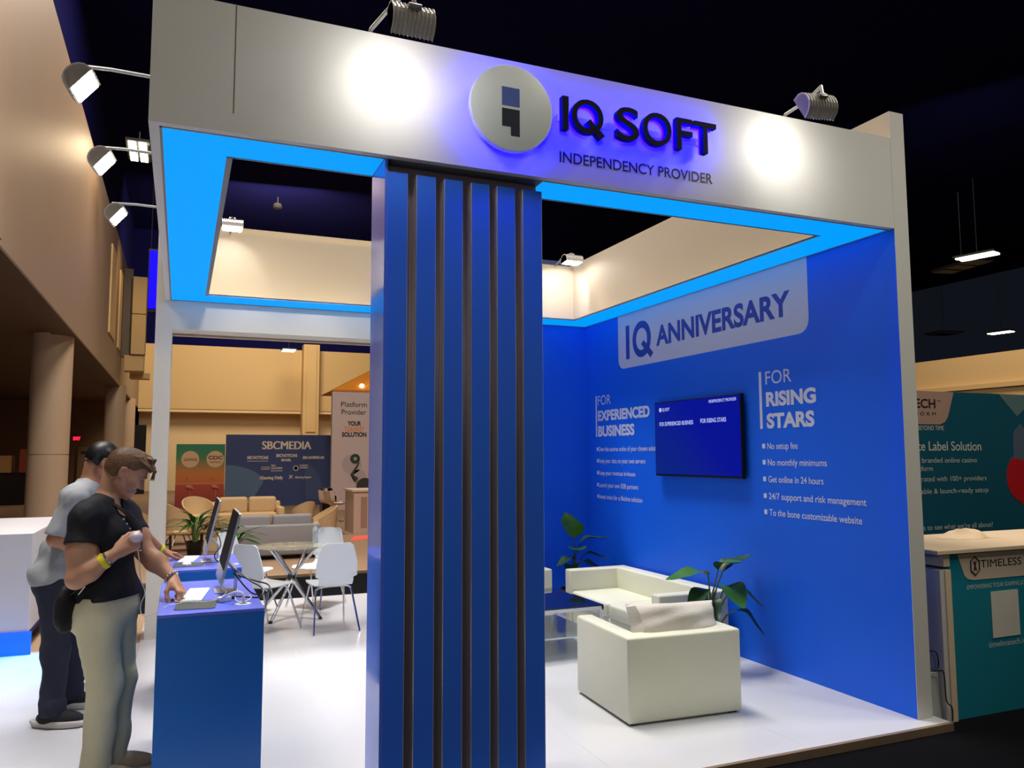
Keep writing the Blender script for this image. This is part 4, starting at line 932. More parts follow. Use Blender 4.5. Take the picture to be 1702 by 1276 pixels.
for i in range(13):
    t = i / 12; row = []
    for j in range(9):
        u = j / 8
        row.append((.93 + .42 * t + .03 * math.sin(7 * u), .38 + .22 * u + .02 * math.sin(9 * t), 1.0635 + (.055 * math.sin(PI * t) ** 1.3 * math.sin(PI * u) ** .6) * (1 + .35 * math.sin(11 * t + 5 * u))))
    G.append(row)
bg.grid(G); bg.grid([[(x, y, 1.0632) for x, y, z in r_] for r_ in G]); tag(bg.build('folded_cloth', mat('tan_paper', (222, 196, 160), .7), None, True), 'crumpled cream cloth on the neighbouring counter', 'cloth')
tag(MB().rbox(.150, .235, .02, .05, -.045, .27, .002, 1, Matrix.Translation((0, 0, 0)) @ Matrix.Rotation(math.radians(-3), 4, 'X')).build('white_board', mat('board_grey', (170, 172, 170), .6)), 'small white board leaning between the pillar and the neighbouring counter', 'board')
cable('power_cable', [(.14, .01, .42), (.19, .0, .40), (.20, .0, .31), (.15, .005, .29), (.20, .005, .285), (.24, -.005, .27), (.245, -.01, .1), (.28, -.02, .05), (.27, -.03, -.03)], .004, BLACK, 'thin black cable beside the small white board')
# ------------------------------------------------------------------ people: smooth bodies from blended round cones
class SDF:
    def __init__(s): s.p = []
    def cone(s, a, b, ra, rb, k=.03, op=0): s.p.append(('c', np.array(a, float), np.array(b, float), ra, rb, k, op)); return s
    def chain(s, pts, rs, k=.03, op=0):
        for i in range(len(pts) - 1): s.cone(pts[i], pts[i + 1], rs[i], rs[i + 1], k, op)
        return s
    def ell(s, c, r, R=None, k=.03, op=0): s.p.append(('e', np.array(c, float), np.array(r, float), np.eye(3) if R is None else np.array(R, float), None, k, op)); return s
    def half(s, p, n, k=.004): s.p.append(('h', np.array(p, float), np.array(n, float) / np.linalg.norm(n), None, None, k, 2)); return s
    def mesh(s, h, warp=None, pad=.03):
        lo = np.full(3, 1e9); hi = -lo
        for q in s.p:
            if q[6]: continue
            if q[0] == 'c':
                r = max(q[3], q[4]); l = np.minimum(q[1], q[2]) - r; u = np.maximum(q[1], q[2]) + r
            else:
                ext = np.sqrt(((q[3] * q[2][None, :]) ** 2).sum(1)); l = q[1] - ext; u = q[1] + ext
            lo = np.minimum(lo, l); hi = np.maximum(hi, u)
        lo -= pad; hi += pad
        n = np.ceil((hi - lo) / h).astype(int) + 1
        ax = [lo[i] + h * np.arange(n[i]) for i in range(3)]
        D = np.full(n, .25, np.float32); warped = warp is None
        def do_warp():
            D[...] += warp(ax[0][:, None, None], ax[1][None, :, None], ax[2][None, None, :]).astype(np.float32)
        for q in s.p:
            kind, k, op = q[0], q[5], q[6]
            if kind == 'h':
                if not warped: do_warp(); warped = True
                for zi in range(0, n[0], 64):
                    sl = slice(zi, zi + 64)
                    d = ((ax[0][sl, None, None] - q[1][0]) * q[2][0] + (ax[1][None, :, None] - q[1][1]) * q[2][1] + (ax[2][None, None, :] - q[1][2]) * q[2][2]).astype(np.float32)
                    D[sl] = np.maximum(D[sl], d)
                continue
            if kind == 'c':
                r = max(q[3], q[4]); l = np.minimum(q[1], q[2]) - r; u = np.maximum(q[1], q[2]) + r
            else:
                ext = np.sqrt(((q[3] * q[2][None, :]) ** 2).sum(1)); l = q[1] - ext; u = q[1] + ext
            m = k + .03
            i0 = np.clip(((l - m - lo) / h).astype(int), 0, n - 1); i1 = np.clip(((u + m - lo) / h).astype(int) + 2, 1, n)
            sl = tuple(slice(i0[i], i1[i]) for i in range(3))
            X = ax[0][sl[0]][:, None, None].astype(np.float32); Y = ax[1][sl[1]][None, :, None].astype(np.float32); Z = ax[2][sl[2]][None, None, :].astype(np.float32)
            if kind == 'c':
                a, b = q[1], q[2]; ba = b - a; L2 = float(ba @ ba) + 1e-12
                t = np.clip(((X - a[0]) * ba[0] + (Y - a[1]) * ba[1] + (Z - a[2]) * ba[2]) / L2, 0, 1)
                d = np.sqrt((X - a[0] - t * ba[0]) ** 2 + (Y - a[1] - t * ba[1]) ** 2 + (Z - a[2] - t * ba[2]) ** 2) - (q[3] + t * (q[4] - q[3]))
            else:
                R = q[3]; c = q[1]; rr = q[2]
                P = [((X - c[0]) * R[0, i] + (Y - c[1]) * R[1, i] + (Z - c[2]) * R[2, i]) / rr[i] for i in range(3)]
                k0 = np.sqrt(P[0] ** 2 + P[1] ** 2 + P[2] ** 2) + 1e-9
                k1 = np.sqrt((P[0] / rr[0]) ** 2 + (P[1] / rr[1]) ** 2 + (P[2] / rr[2]) ** 2) + 1e-9
                d = k0 * (k0 - 1) / k1
            A = D[sl]
            if op == 0:
                hh = np.clip(k - np.abs(A - d), 0, None) / k; D[sl] = np.minimum(A, d) - hh * hh * k * .25
            else:
                hh = np.clip(k - np.abs(A + d), 0, None) / k; D[sl] = np.maximum(A, -d) + hh * hh * k * .25
        if not warped: do_warp()
        return nets(D, lo, h)

def nets(D, lo, h):
    S = D < 0
    c = S[:-1, :-1, :-1].astype(np.int8)
    for dx in (0, 1):
        for dy in (0, 1):
            for dz in (0, 1):
                if dx + dy + dz: c = c + S[dx:S.shape[0] - 1 + dx, dy:S.shape[1] - 1 + dy, dz:S.shape[2] - 1 + dz]
    act = (c > 0) & (c < 8)
    I = np.argwhere(act); idx = np.full(act.shape, -1, np.int64); idx[act] = np.arange(len(I))
    acc = np.zeros((len(I), 3)); cnt = np.zeros(len(I))
    E = []
    for a in range(3):
        o1, o2 = [(1, 2), (0, 2), (0, 1)][a]
        for u in (0, 1):
            for v in (0, 1):
                s = np.zeros(3, int); s[o1] = u; s[o2] = v; t = s.copy(); t[a] = 1
                d0 = D[I[:, 0] + s[0], I[:, 1] + s[1], I[:, 2] + s[2]].astype(float); d1 = D[I[:, 0] + t[0], I[:, 1] + t[1], I[:, 2] + t[2]].astype(float)
                m = (d0 < 0) != (d1 < 0)
                f = np.where(m, d0 / np.where(m, d0 - d1, 1), 0)
                p = np.tile(s.astype(float), (len(I), 1)); p[:, a] = f
                acc += p * m[:, None]; cnt += m
    V = lo + h * (I + acc / cnt[:, None])
    F = []
    for a in range(3):
        o1, o2 = [(1, 2), (2, 0), (0, 1)][a]
        sl0 = [slice(None)] * 3; sl1 = [slice(None)] * 3; sl0[a] = slice(0, -1); sl1[a] = slice(1, None)
        ch = S[tuple(sl0)] != S[tuple(sl1)]
        J = np.argwhere(ch)
        J = J[(J[:, o1] > 0) & (J[:, o2] > 0) & (J[:, o1] < D.shape[o1] - 1) & (J[:, o2] < D.shape[o2] - 1)]
        q = []
        for u, v in ((0, 0), (1, 0), (1, 1), (0, 1)):
            K = J.copy(); K[:, o1] -= u; K[:, o2] -= v; q.append(idx[K[:, 0], K[:, 1], K[:, 2]])
        q = np.stack(q, 1); inside = S[J[:, 0], J[:, 1], J[:, 2]]
        q[~inside] = q[~inside][:, ::-1]; F.append(q)
    F = np.concatenate(F); F = F[(F >= 0).all(1)]
    return V, F

def sdf_obj(name, sdf, h, m, parent=None, warp=None):
    V, F = sdf.mesh(h, warp)
    me = bpy.data.meshes.new(name); me.vertices.add(len(V)); me.vertices.foreach_set('co', V.astype(np.float32).ravel())
    me.loops.add(F.size); me.loops.foreach_set('vertex_index', F[:, ::-1].astype(np.int32).ravel())
    me.polygons.add(len(F)); me.polygons.foreach_set('loop_start', np.arange(0, F.size, 4, dtype=np.int32)); me.update(calc_edges=True)
    o = link(name, me, m, parent, True)
    return o

vec = lambda *a: np.array(a, float)
unit = lambda v: np.asarray(v, float) / np.linalg.norm(v)
def basis(f, up=(0, 0, 1)):
    f = unit(f); l = unit(np.cross(up, f)); u = np.cross(f, l); return np.stack([f, l, u], 1)   # columns: front, left, up

def head(s, c, R, k=.018, fat=1.0):
    P = lambda x, y, z: c + R @ (vec(x, y, z) * fat)
    E = lambda x, y, z, rx, ry, rz, k=k, op=0: s.ell(P(x, y, z), vec(rx, ry, rz) * fat, R, k, op)
    E(-.014, 0, .034, .099, .077, .088); E(.034, 0, -.028, .060, .061, .088); E(.048, 0, .038, .048, .062, .05)
    for y in (-1, 1):
        s.cone(P(-.004, .056 * y, -.064), P(.070, .017 * y, -.110), .018, .017, .022)
        s.cone(P(-.006, .058 * y, -.02), P(-.006, .054 * y, -.066), .02, .019, .03)
        E(.060, .040 * y, -.026, .026, .024, .022, .03)
    s.cone(P(.070, -.012, -.108), P(.070, .012, -.108), .02, .02, .02)
    s.cone(P(.083, -.034, .022), P(.083, .034, .022), .013, .013, .02)
    for y in (-1, 1): E(.097, .031 * y, .001, .016, .017, .011, .012, 1)
    for y in (-1, 1): s.cone(P(.087, .019 * y, .007), P(.083, .044 * y, .006), .0065, .006, .006); s.cone(P(.084, .020 * y, -.010), P(.080, .042 * y, -.009), .006, .0055, .006)
    s.cone(P(.088, 0, .008), P(.112, 0, -.036), .009, .0125, .012)
    for y in (-1, 1): s.cone(P(.098, .011 * y, -.042), P(.106, .009 * y, -.041), .0085, .007, .008)
    s.cone(P(.089, -.018, -.069), P(.089, .018, -.069), .0062, .0062, .006); s.cone(P(.094, -.006, -.067), P(.094, .006, -.067), .0062, .0062, .006)
    s.cone(P(.087, -.016, -.082), P(.087, .016, -.082), .0066, .0066, .006); s.cone(P(.091, -.006, -.082), P(.091, .006, -.082), .0062, .0062, .006)
    s.cone(P(.101, -.02, -.0755), P(.101, .02, -.0755), .0022, .0022, .003, 1)
    for y in (-1, 1):
        E(-.014, .082 * y, -.010, .020, .011, .032, .005); s.cone(P(-.006, .081 * y, -.038), P(-.001, .078 * y, -.044), .008, .006, .008)
        E(-.008, .095 * y, -.010, .010, .009, .018, .003, 1)
        s.chain([P(.000, .088 * y, .012), P(-.012, .093 * y, .021), P(-.028, .096 * y, .012), P(-.030, .096 * y, -.008), P(-.018, .091 * y, -.034)], [.0042, .005, .0052, .005, .0042], .003)

def hand(s, w, X, Z, side, flex, thumb, sc=1.0, spread=.06, k=.007):
    """w wrist, X towards the fingers, Z back of the hand, side +1 when the thumb lies on Z x X"""
    X = unit(X); Z = np.asarray(Z, float); Z = unit(Z - X * (Z @ X)); Y = np.cross(Z, X) * side
    w = np.asarray(w, float); P = lambda a, b, c: w + (X * a + Y * b + Z * c) * sc
    kn = [(.088, .030), (.092, .010), (.087, -.011), (.078, -.030)]
    for (a, b) in kn: s.cone(P(.012, b * .62, 0), P(a, b, 0), .0165 * sc, .0125 * sc, .014)
    s.cone(P(.0, .0, 0), P(.03, 0, 0), .023 * sc, .02 * sc, .016)
    s.cone(P(.015, .022, -.008), P(.048, .03, -.012), .016 * sc, .014 * sc, .014)
    Ls = [(.042, .026, .022), (.046, .030, .023), (.042, .028, .022), (.033, .021, .019)]
    for fi in range(4):
        a, b = kn[fi]; p = P(a, b, 0); ang = 0; sp = spread * (1.5 - fi)
        rr = [.0102, .0092, .0084, .0074] if fi < 3 else [.0088, .008, .0074, .0066]
        for j in range(3):
            ang += math.radians(flex[fi][j])
            d = X * math.cos(ang) * math.cos(sp) + Y * math.sin(sp) * math.cos(ang) - Z * math.sin(ang)
            q = p + unit(d) * Ls[fi][j] * sc; s.cone(p, q, rr[j] * sc, rr[j + 1] * sc, k if j else .012); p = q
    p = P(.022, .030, -.010); r = [.0155, .0115, .0102, .0086]
    for j, (dx, dy, dz) in enumerate(thumb):
        d = unit(X * dx + Y * dy + Z * dz); q = p + d * [.044, .035, .028][j] * sc; s.cone(p, q, r[j] * sc, r[j + 1] * sc, .012 if j == 0 else k); p = q

def folds(seed, amp, freq=30, d=(0, .4, 1)):
    r = np.random.RandomState(seed); ds = [unit(np.array(d) + r.randn(3) * .55) * freq * r.uniform(.5, 1.6) for _ in range(6)]; ph = r.rand(6) * 6.28
    def f(x, y, z):
        o = 0
        for v, p in zip(ds, ph):
            q = x * v[0] + y * v[1] + z * v[2]
            o = o + np.sin(q + p + 1.3 * np.sin(x * 9 + z * 7 + p)) + .42 * (1 - 2 * np.abs(np.sin(1.35 * q - p + 1.6 * np.sin(x * 13 - z * 11 + p))))
        return o * (amp / 6)
    return f
def mirror_lock(mb, pts, r0, r1, n=6):
    P = spline(pts, 4); mb.tube(P, [r0 + (r1 - r0) * i / (len(P) - 1) for i in range(len(P))], n)

# ---- man in the black shirt ---------------------------------------------------------------------------
p1 = thing('person', 'young man in a tight black shirt and beige trousers working at the nearer blue counter', 'person', (-4.76, 1.0, 0))
f = vec(.89, -.45, 0); B = basis(f); l = B[:, 1]
pel = vec(-4.765, 1.0, .93); neck = vec(-4.80, 1.0, 1.425)
Rsh, Lsh = vec(-4.868, .835, 1.385), vec(-4.712, 1.165, 1.372)
Rel, Rwr = vec(-4.895, .775, 1.085), vec(-4.722, .765, 1.205)
Lel, Lwr = vec(-4.585, 1.075, 1.165), vec(-4.445, .960, 1.035)
Rhip, Lhip = vec(-4.80, .925, .90), vec(-4.73, 1.075, .90)
Rkn, Lkn = vec(-4.752, .925, .50), vec(-4.695, 1.10, .49)
Ran, Lan = vec(-4.79, .945, .085), vec(-4.715, 1.125, .085)
hc = vec(-4.697, 1.015, 1.618)
HR = basis(unit(vec(.86, .02, -.50)))      # face turned down towards the counter
def arms(s, g=0.0, upto=9):
    for sh, el, wr in ((Rsh, Rel, Rwr), (Lsh, Lel, Lwr)):
        s.cone(sh, sh * .45 + el * .55, .066 + g, .066 + g, .03); s.cone(sh * .45 + el * .55, el, .066 + g, .046 + g, .03)
        if upto > 1:
            m = el * .68 + wr * .32; s.cone(el, m, .046, .052, .03); s.cone(m, wr, .052, .030, .03)
def torso(s, g=0.0):
    s.ell(pel + vec(0, 0, .02), vec(.135 + g, .17 + g, .13), B, .05)
    s.ell(vec(-4.768, 1.0, 1.06), vec(.122 + g, .158 + g, .15), B, .06)
    s.ell(vec(-4.785, 1.0, 1.25), vec(.130 + g, .172 + g, .17), B, .06)
    s.ell(vec(-4.72, .985, 1.29), vec(.085 + g, .14 + g, .085), B, .05)
    s.cone(Rsh, Lsh, .066 + g, .066 + g, .06)
    for sh in (Rsh, Lsh): s.cone(neck + vec(0, 0, .03), sh * .8 + neck * .2 + vec(0, 0, .025), .05 + g, .048 + g, .05)
b = SDF(); torso(b); arms(b)
b.cone(neck - vec(0, 0, .03), hc + HR @ vec(-.048, 0, -.045), .062, .054, .025)
head(b, hc, HR)
for h_, k_, a_ in ((Rhip, Rkn, Ran), (Lhip, Lkn, Lan)):
    b.cone(h_, k_, .088, .058, .04); b.cone(k_, k_ * .65 + a_ * .35, .056, .056, .03); b.cone(k_ * .65 + a_ * .35, a_, .056, .040, .03)
    b.cone(a_, a_ + vec(.08, -.03, -.045), .038, .028, .03)
hand(b, Rwr + vec(.012, .002, .008), (.80, .10, .50), (-.05, -1, .05), 1, [(34, 46, 24), (60, 80, 46), (70, 86, 50), (74, 86, 50)], [(.75, .35, -.55), (.8, .05, -.5), (.85, -.2, -.3)], 1.05, .02)
hand(b, Lwr + vec(.004, -.006, -.008), (.42, -.50, -.62), (.62, -.18, .62), -1, [(28, 48, 30), (42, 62, 40), (52, 70, 46), (60, 72, 48)], [(.55, .35, -.65), (.85, -.05, -.45), (.9, -.2, -.25)], 1.05, .05)
bo = sdf_obj('body', b, .0042, SKIN, p1)
# face details
ey = MB()
for y in (-1, 1):
    c = hc + HR @ vec(.0768, .031 * y, -.001)
    ey.lathe([(.0112 * math.sin(t), .0112 * math.cos(t)) for t in [PI * k / 10 for k in range(11)]], Vector(c), 14)
ey.build('eyes', mat('eye_white', (226, 220, 214), .2, var=.01), bo, True)
HAIRC = mat('brown_hair', (112, 82, 56), .42, var=.45, scale=45, bump=.3, bscale=90)
def brows(c, R, m, par):
    br = MB()
    for y in (-1, 1):
        mirror_lock(br, [c + R @ vec(.101, .012 * y, .018), c + R @ vec(.1, .030 * y, .025), c + R @ vec(.087, .051 * y, .019)], .0056, .0035)
        mirror_lock(br, [c + R @ vec(.0915, .018 * y, .002), c + R @ vec(.0925, .031 * y, -.001), c + R @ vec(.0855, .046 * y, .001)], .0016, .0012)
    br.build('eyebrows', m, par, True)
brows(hc, HR, HAIRC, bo)
hs = SDF(); PH = lambda x, y, z: hc + HR @ vec(x, y, z)
hs.ell(PH(-.020, 0, .040), vec(.104, .083, .091), HR, .02); hs.ell(PH(.022, 0, .080), vec(.076, .066, .048), HR, .03); hs.ell(PH(-.052, 0, .008), vec(.068, .077, .085), HR, .02)
hs.ell(PH(.095, 0, -.025), vec(.075, .12, .080), HR, .012, 1)
for y in (-1, 1): hs.ell(PH(.030, .098 * y, -.026), vec(.074, .048, .058), HR, .012, 1)
r2 = np.random.RandomState(5)
for k in range(60):
    y = r2.uniform(-.068, .068); x0_ = r2.uniform(-.085, .02); z0_ = .124 - 7.5 * y * y
    a = PH(x0_, y * .9, z0_ - .012 - abs(x0_) * .22); m_ = PH(x0_ + .07, y * 1.03 + r2.uniform(-.008, .008), z0_ + r2.uniform(-.003, .006)); e_ = PH(.100 + r2.uniform(-.02, .016), y * 1.08 + r2.uniform(-.01, .01), .084 + r2.uniform(-.012, .014) - abs(y) * .3)
    hs.cone(a, m_, .006, .007, .005); hs.cone(m_, e_, .007, .003, .005)
for k in range(7):      # locks hanging over the forehead
    y = -.038 + .010 * k; a = PH(.090, y, .088); m_ = PH(.122 + r2.uniform(-.006, .006), y + .003, .074); e_ = PH(.136 + r2.uniform(-.010, .008), y + r2.uniform(-.008, .008), .030 + r2.uniform(-.014, .016))
    hs.cone(a, m_, .007, .0065, .005); hs.cone(m_, e_, .0065, .0022, .005)
hs.half(PH(0, 0, -.070), HR @ unit(vec(-.30, 0, -1)), .004)
def hair_warp(seed, c, R):
    def g(x, y, z):
        X = (x - c[0]) * R[0, 0] + (y - c[1]) * R[1, 0] + (z - c[2]) * R[2, 0]; Y = (x - c[0]) * R[0, 1] + (y - c[1]) * R[1, 1] + (z - c[2]) * R[2, 1]; Z = (x - c[0]) * R[0, 2] + (y - c[1]) * R[1, 2] + (z - c[2]) * R[2, 2]
        return .0007 * np.sin(Z * 520 + Y * 260 + 1.4 * np.sin(X * 26) + X * 90) + .0007 * np.sin(Y * 800 + X * 60 - Z * 300)
    return g
sdf_obj('hair', hs, .0028, HAIRC, p1, hair_warp(1, hc, HR))
# shirt
sh = SDF(); torso(sh, .013); arms(sh, .012, 1)
for s_, e_ in ((Rsh, Rel), (Lsh, Lel)):
    pass
sh.ell(vec(-4.768, 1.0, .985), vec(.150, .184, .09), B, .05)
sh.half(vec(-4.765, 1.0, .945), (.12, -.05, -1), .008)
for s_, e_ in ((Rsh, Rel), (Lsh, Lel)):
    d = unit(e_ - s_); q = s_ + d * .165
    sh.cone(q + d * .035, e_ + d * .08, .10, .10, .014, 1)
sh.cone(neck + vec(.005, 0, .06), neck + vec(.08, -.04, -.035), .068, .03, .01, 1)
sh.cone(neck + vec(0, 0, .055), hc, .068, .08, .01, 1)
BLK = mat('black_cloth', (17, 18, 24), .75, var=.2, scale=30, bump=.15, bscale=220)
so_ = sdf_obj('shirt', sh, .005, BLK, p1, folds(3, .006, 34))
# trousers
tr = SDF()
tr.ell(vec(-4.768, 1.0, .90), vec(.150, .184, .11), B, .05)
tr.ell(vec(-4.766, 1.0, .985), vec(.134, .168, .09), B, .05)
for h_, k_, a_ in ((Rhip, Rkn, Ran), (Lhip, Lkn, Lan)):
    tr.cone(h_ + vec(-.012, 0, 0), k_, .112, .080, .05); tr.cone(k_, a_ + vec(0, 0, .0), .080, .070, .04)
tr.ell(vec(-4.845, 1.03, .86), vec(.085, .15, .10), B, .05)
tr.half(vec(-4.7, 1, .972), (0, 0, 1)); tr.half(vec(-4.7, 1, .035), (0, 0, -1))
KHK = mat('beige_cloth', (226, 220, 184), .8, var=.06, scale=14, bump=.12, bscale=160)
tro = sdf_obj('trousers', tr, .005, KHK, p1, folds(11, .010, 30, (.4, .2, .9)))
for a_, d_ in ((Ran, vec(.95, -.30, 0)), (Lan, vec(.95, -.25, 0))):
    d_ = unit(d_); Rb = basis(d_); c = np.array([a_[0], a_[1], 0])
    s_ = SDF(); s_.ell(c + d_ * .07 + vec(0, 0, .055), vec(.145, .05, .045), Rb, .03); s_.cone(c + vec(0, 0, .06) - d_ * .02, c + vec(0, 0, .10), .052, .048, .03); s_.half(vec(0, 0, .022), (0, 0, -1))
    o_ = sdf_obj('shoe', s_, .005, mat('beige_suede', (186, 168, 140), .8, var=.1), p1)
    s2 = SDF(); s2.ell(c + d_ * .07 + vec(0, 0, .02), vec(.152, .056, .035), Rb, .02); s2.half(vec(0, 0, .028), (0, 0, 1)); s2.half(vec(0, 0, .001), (0, 0, -1))
    sdf_obj('sole', s2, .005, mat('shoe_sole', (206, 200, 190), .7), o_)
def band(name, p, d, r, hgt, m, par, tilt=0):
    d = unit(d); M = frame(p, unit(np.cross(d, vec(.3, .9, .2))), (0, 0, 1)); zz = Vector(d)
    x_ = Vector(np.cross(d, vec(.3, .9, .2))).normalized(); y_ = zz.cross(x_); M = Matrix.Identity(4)
    for i in range(3): M[i][0] = x_[i]; M[i][1] = y_[i]; M[i][2] = zz[i]
    M.translation = Vector(p)
    return MB().lathe([(r, -hgt), (r + .004, -hgt), (r + .004, hgt), (r, hgt)], (0, 0, 0), 30, M).build(name, m, par, True)
band('wristband', Rel * .30 + Rwr * .70, Rwr - Rel, .0385, .012, mat('yellow_band', (226, 216, 30), .5), bo)
band('bracelet', Rel * .19 + Rwr * .81, Rwr - Rel, .0345, .004, mat('silver_bracelet', (200, 190, 180), .25, .9), bo)
wt = band('watch', Lel * .05 + Lwr * .95, Lwr - Lel, .033, .007, mat('silver_bracelet', (200, 190, 180)), bo)
wl = MB(); d_ = unit(Lwr - Lel)
for k in range(14):
    a = 2 * PI * k / 14; x_ = unit(np.cross(d_, vec(.3, .9, .2))); y_ = np.cross(d_, x_); c = Lel * .05 + Lwr * .95 + (x_ * math.cos(a) + y_ * math.sin(a)) * .0385
    wl.lathe([(.007 * math.sin(t) + .0005, .007 * math.cos(t)) for t in [PI * q / 5 for q in range(6)]], Vector(c), 8)
wl.build('links', CHROME, wt, True)
ln = MB(); nb_ = [vec(-4.845, .965, 1.49), vec(-4.79, .925, 1.47), vec(-4.69, .915, 1.40), vec(-4.635, .905, 1.31), vec(-4.625, .905, 1.24)]
for dx in (0, .018):
    q = [Vector(p_) + Vector((dx * .5, dx, 0)) for p_ in nb_]; ln.tube(spline(q, 6), .0065, 6)
lo_ = ln.build('lanyard', mat('lanyard_black', (20, 20, 24), .6), p1, True)
MB().rbox(-4.645, -4.60, .888, .900, 1.20, 1.255, .004, 2).build('badge_clip', mat('silver_bracelet', (200, 190, 180)), lo_)
lp = MB()
for k in range(5): lp.box(-4.70 + .016 * k, -4.692 + .016 * k, .897, .900, 1.365 - .026 * k, 1.376 - .026 * k)
lp.build('white_print', LETTERW, lo_)
# thing in the fist, its cord, the bag
pu = thing('white_gadget', 'round white gadget held in the fist of the man in the black shirt', 'gadget', (-4.625, .775, 1.285))
MB().lathe([(.001, -.026), (.026, -.024), (.037, -.008), (.038, .006), (.030, .022), (.016, .030), (.001, .032)], (0, 0, 0), 26, Matrix.Translation((-4.628, .772, 1.286)) @ Matrix.Rotation(.5, 4, 'X') @ Matrix.Scale(.86, 4)).build('shell', mat('pinkish_white', (222, 206, 214), .35, var=.02), pu, True)
cable('usb_cable', [(-4.63, .78, 1.27), (-4.61, .765, 1.18), (-4.60, .76, 1.08), (-4.575, .755, 1.0), (-4.59, .75, .95), (-4.59, .745, .90), (-4.565, .735, .885), (-4.51, .73, .905), (-4.46, .75, CZ + .006), (-4.40, .80, CZ + .006)], .0025, PLASTW, 'thin white cord hanging from the gadget in the fist to the counter', group='white computer cables')
bag = thing('shoulder_bag', 'black shoulder bag hanging at the hip of the man in the black shirt', 'bag', (-4.95, .93, .95))
bs_ = SDF(); bs_.ell(vec(-4.945, .90, .91), vec(.045, .085, .115), B, .03); bs_.ell(vec(-4.935, .90, .99), vec(.035, .08, .06), B, .03)
sdf_obj('pouch', bs_, .005, mat('bag_cloth', (16, 14, 18), .7, var=.1), bag, folds(5, .006, 40))
MB().tube(spline([(-4.925, .835, 1.0), (-4.90, .80, 1.02), (-4.86, .815, 1.06)], 5), .006, 7).build('strap', mat('bag_cloth', (16, 14, 18)), bag, True)
MB().tube([(-4.885, .79, 1.005), (-4.855, .785, 1.045)], .004, 7).build('zip_pull', CHROME, bag, True)

# ---- man in the grey shirt --------------------------------------------------------------------------------
p2 = thing('person', 'man in a grey short-sleeved shirt and dark jeans at the farther blue counter, half hidden', 'person', (-5.12, 2.2, 0))
f = vec(.90, -.43, 0); B = basis(f)
pel = vec(-5.135, 2.2, .90); neck = vec(-4.995, 2.22, 1.49)
Rsh, Lsh = vec(-5.06, 2.04, 1.435), vec(-4.955, 2.40, 1.43)
Rel, Rwr = vec(-5.15, 2.0, 1.18), vec(-4.93, 2.02, 1.09)
Lel, Lwr = vec(-4.735, 2.60, 1.20), vec(-4.535, 2.76, 1.0)
Rhip, Lhip = vec(-5.155, 2.12, .87), vec(-5.10, 2.28, .87)
Rkn, Lkn = vec(-5.125, 2.08, .47), vec(-5.035, 2.36, .46)
Ran, Lan = vec(-5.13, 2.07, .085), vec(-5.065, 2.45, .085)
hc = vec(-4.915, 2.25, 1.665); HR = basis(unit(vec(.82, .30, -.48)))
def torso2(s, g=0.0):
    s.ell(pel, vec(.125 + g, .165 + g, .13), B, .05)
    s.ell(vec(-5.10, 2.2, 1.06), vec(.118 + g, .152 + g, .15), B, .06)
    s.ell(vec(-5.045, 2.21, 1.27), vec(.122 + g, .168 + g, .17), B, .06)
    s.cone(Rsh, Lsh, .060 + g, .060 + g, .06)
    for q in (Rsh, Lsh): s.cone(neck + vec(0, 0, .02), q * .8 + neck * .2 + vec(0, 0, .02), .048 + g, .045 + g, .05)
b = SDF(); torso2(b)
for a_, e_, w_ in ((Rsh, Rel, Rwr), (Lsh, Lel, Lwr)):
    b.cone(a_, e_, .054, .042, .03); b.cone(e_, e_ * .65 + w_ * .35, .042, .044, .03); b.cone(e_ * .65 + w_ * .35, w_, .044, .028, .03)
b.cone(neck - vec(0, 0, .03), hc + HR @ vec(-.045, 0, -.045), .062, .056, .03)
head(b, hc, HR)
for h_, k_, a_ in ((Rhip, Rkn, Ran), (Lhip, Lkn, Lan)):
    b.cone(h_, k_, .085, .056, .04); b.cone(k_, k_ * .65 + a_ * .35, .054, .054, .03); b.cone(k_ * .65 + a_ * .35, a_, .054, .04, .03); b.cone(a_, a_ + vec(.07, -.02, -.045), .038, .028, .03)
hand(b, Lwr + vec(.01, .008, -.010), (.93, .45, -.30), (.25, .1, 1), -1, [(14, 10, 6), (12, 10, 6), (12, 12, 8), (14, 14, 8)], [(.7, .7, -.3), (.85, .5, -.15), (.9, .4, -.1)], 1.02, .09)
hand(b, Rwr, (.95, .0, -.25), (.1, -1, .1), 1, [(30, 40, 25)] * 4, [(.7, .4, -.5), (.8, .1, -.4), (.9, 0, -.3)], 1.0, .03)
bo2 = sdf_obj('body', b, .0052, SKIN2, p2)
hs = SDF(); PH = lambda x, y, z: hc + HR @ vec(x, y, z)
hs.ell(PH(-.020, 0, .042), vec(.108, .088, .096), HR, .02); hs.ell(PH(-.05, 0, .01), vec(.072, .080, .085), HR, .02); hs.ell(PH(.09, 0, -.015), vec(.07, .12, .075), HR, .012, 1)
for y in (-1, 1): hs.ell(PH(.02, .10 * y, -.03), vec(.055, .045, .055), HR, .015, 1)
hs.half(PH(0, 0, -.055), HR @ unit(vec(-.25, 0, -1)))
sdf_obj('hair', hs, .004, mat('black_hair', (22, 20, 22), .4, var=.3, scale=40), p2, hair_warp(2, hc, HR))
brows(hc, HR, mat('black_hair', (22, 20, 22)), bo2)
sh = SDF(); torso2(sh, .018)
for a_, e_ in ((Rsh, Rel), (Lsh, Lel)): sh.cone(a_, e_, .072, .066, .03)
sh.ell(vec(-5.16, 2.2, .95), vec(.15, .185, .12), B, .05); sh.cone(vec(-5.19, 2.16, 1.1), vec(-5.225, 2.14, .92), .055, .038, .06)
sh.half(vec(-5.1, 2.2, .905), (.15, 0, -1))
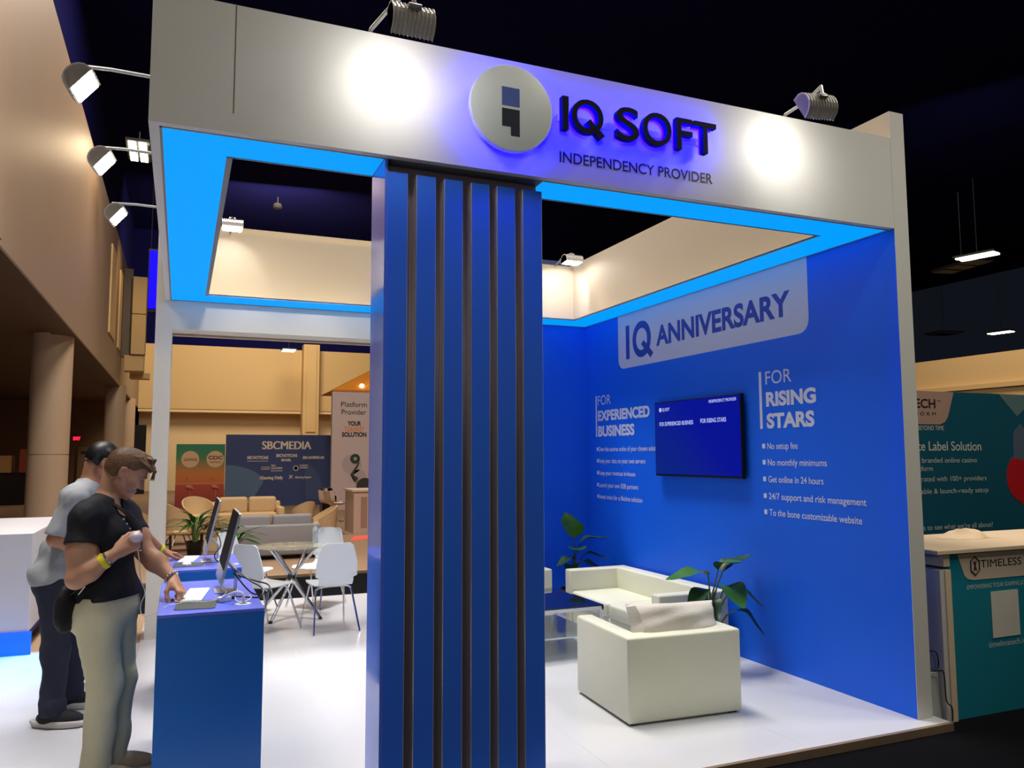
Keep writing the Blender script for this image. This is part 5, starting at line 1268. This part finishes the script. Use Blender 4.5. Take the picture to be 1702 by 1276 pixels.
for a_, e_ in ((Rsh, Rel), (Lsh, Lel)):
    d = unit(e_ - a_); sh.cone(a_ + d * .295, a_ + d * .55, .074, .055, .014, 1)
sh.cone(neck + vec(.005, 0, .05), hc, .066, .08, .01, 1)
GRY = mat('grey_cloth', (150, 154, 158), .8, var=.05, scale=20, bump=.12, bscale=180)
sdf_obj('shirt', sh, .006, GRY, p2, folds(23, .010, 26))
tr = SDF(); tr.ell(pel + vec(0, 0, -.01), vec(.142, .178, .12), B, .05)
for h_, k_, a_ in ((Rhip, Rkn, Ran), (Lhip, Lkn, Lan)):
    tr.cone(h_, k_, .104, .076, .05); tr.cone(k_, a_, .076, .068, .04); tr.cone(a_ + vec(0, 0, .03), a_ + vec(0, 0, .055), .076, .076, .01)
tr.half(vec(0, 0, .07), (0, 0, -1)); tr.half(vec(0, 0, 1.0), (0, 0, 1))
sdf_obj('trousers', tr, .006, mat('dark_denim', (34, 38, 56), .85, var=.15, scale=20, bump=.15, bscale=200), p2, folds(31, .012, 26, (.2, .2, 1)))
for a_, d_ in ((Ran, vec(.93, -.36, 0)), (Lan, vec(.96, -.2, 0))):
    d_ = unit(d_); Rb = basis(d_); c = np.array([a_[0], a_[1], 0])
    s_ = SDF(); s_.ell(c + d_ * .055 + vec(0, 0, .055), vec(.150, .052, .050), Rb, .03); s_.cone(c + vec(0, 0, .06) - d_ * .02, c + vec(0, 0, .105), .056, .052, .03); s_.half(vec(0, 0, .03), (0, 0, -1))
    o_ = sdf_obj('shoe', s_, .005, mat('black_knit', (34, 34, 38), .85, var=.2, scale=90), p2)
    s2 = SDF(); s2.ell(c + d_ * .055 + vec(0, 0, .026), vec(.162, .060, .042), Rb, .02); s2.cone(c - d_ * .09 + vec(0, 0, .03), c - d_ * .115 + vec(0, 0, .045), .034, .022, .03); s2.half(vec(0, 0, .045) + 0 * c, (0, 0, 1)); s2.half(vec(0, 0, .001), (0, 0, -1))
    sdf_obj('sole', s2, .005, mat('white_sole', (196, 192, 188), .7), o_)
band('wristband', Lel * .06 + Lwr * .94, Lwr - Lel, .0335, .011, mat('lime_band', (206, 222, 70), .5), bo2)
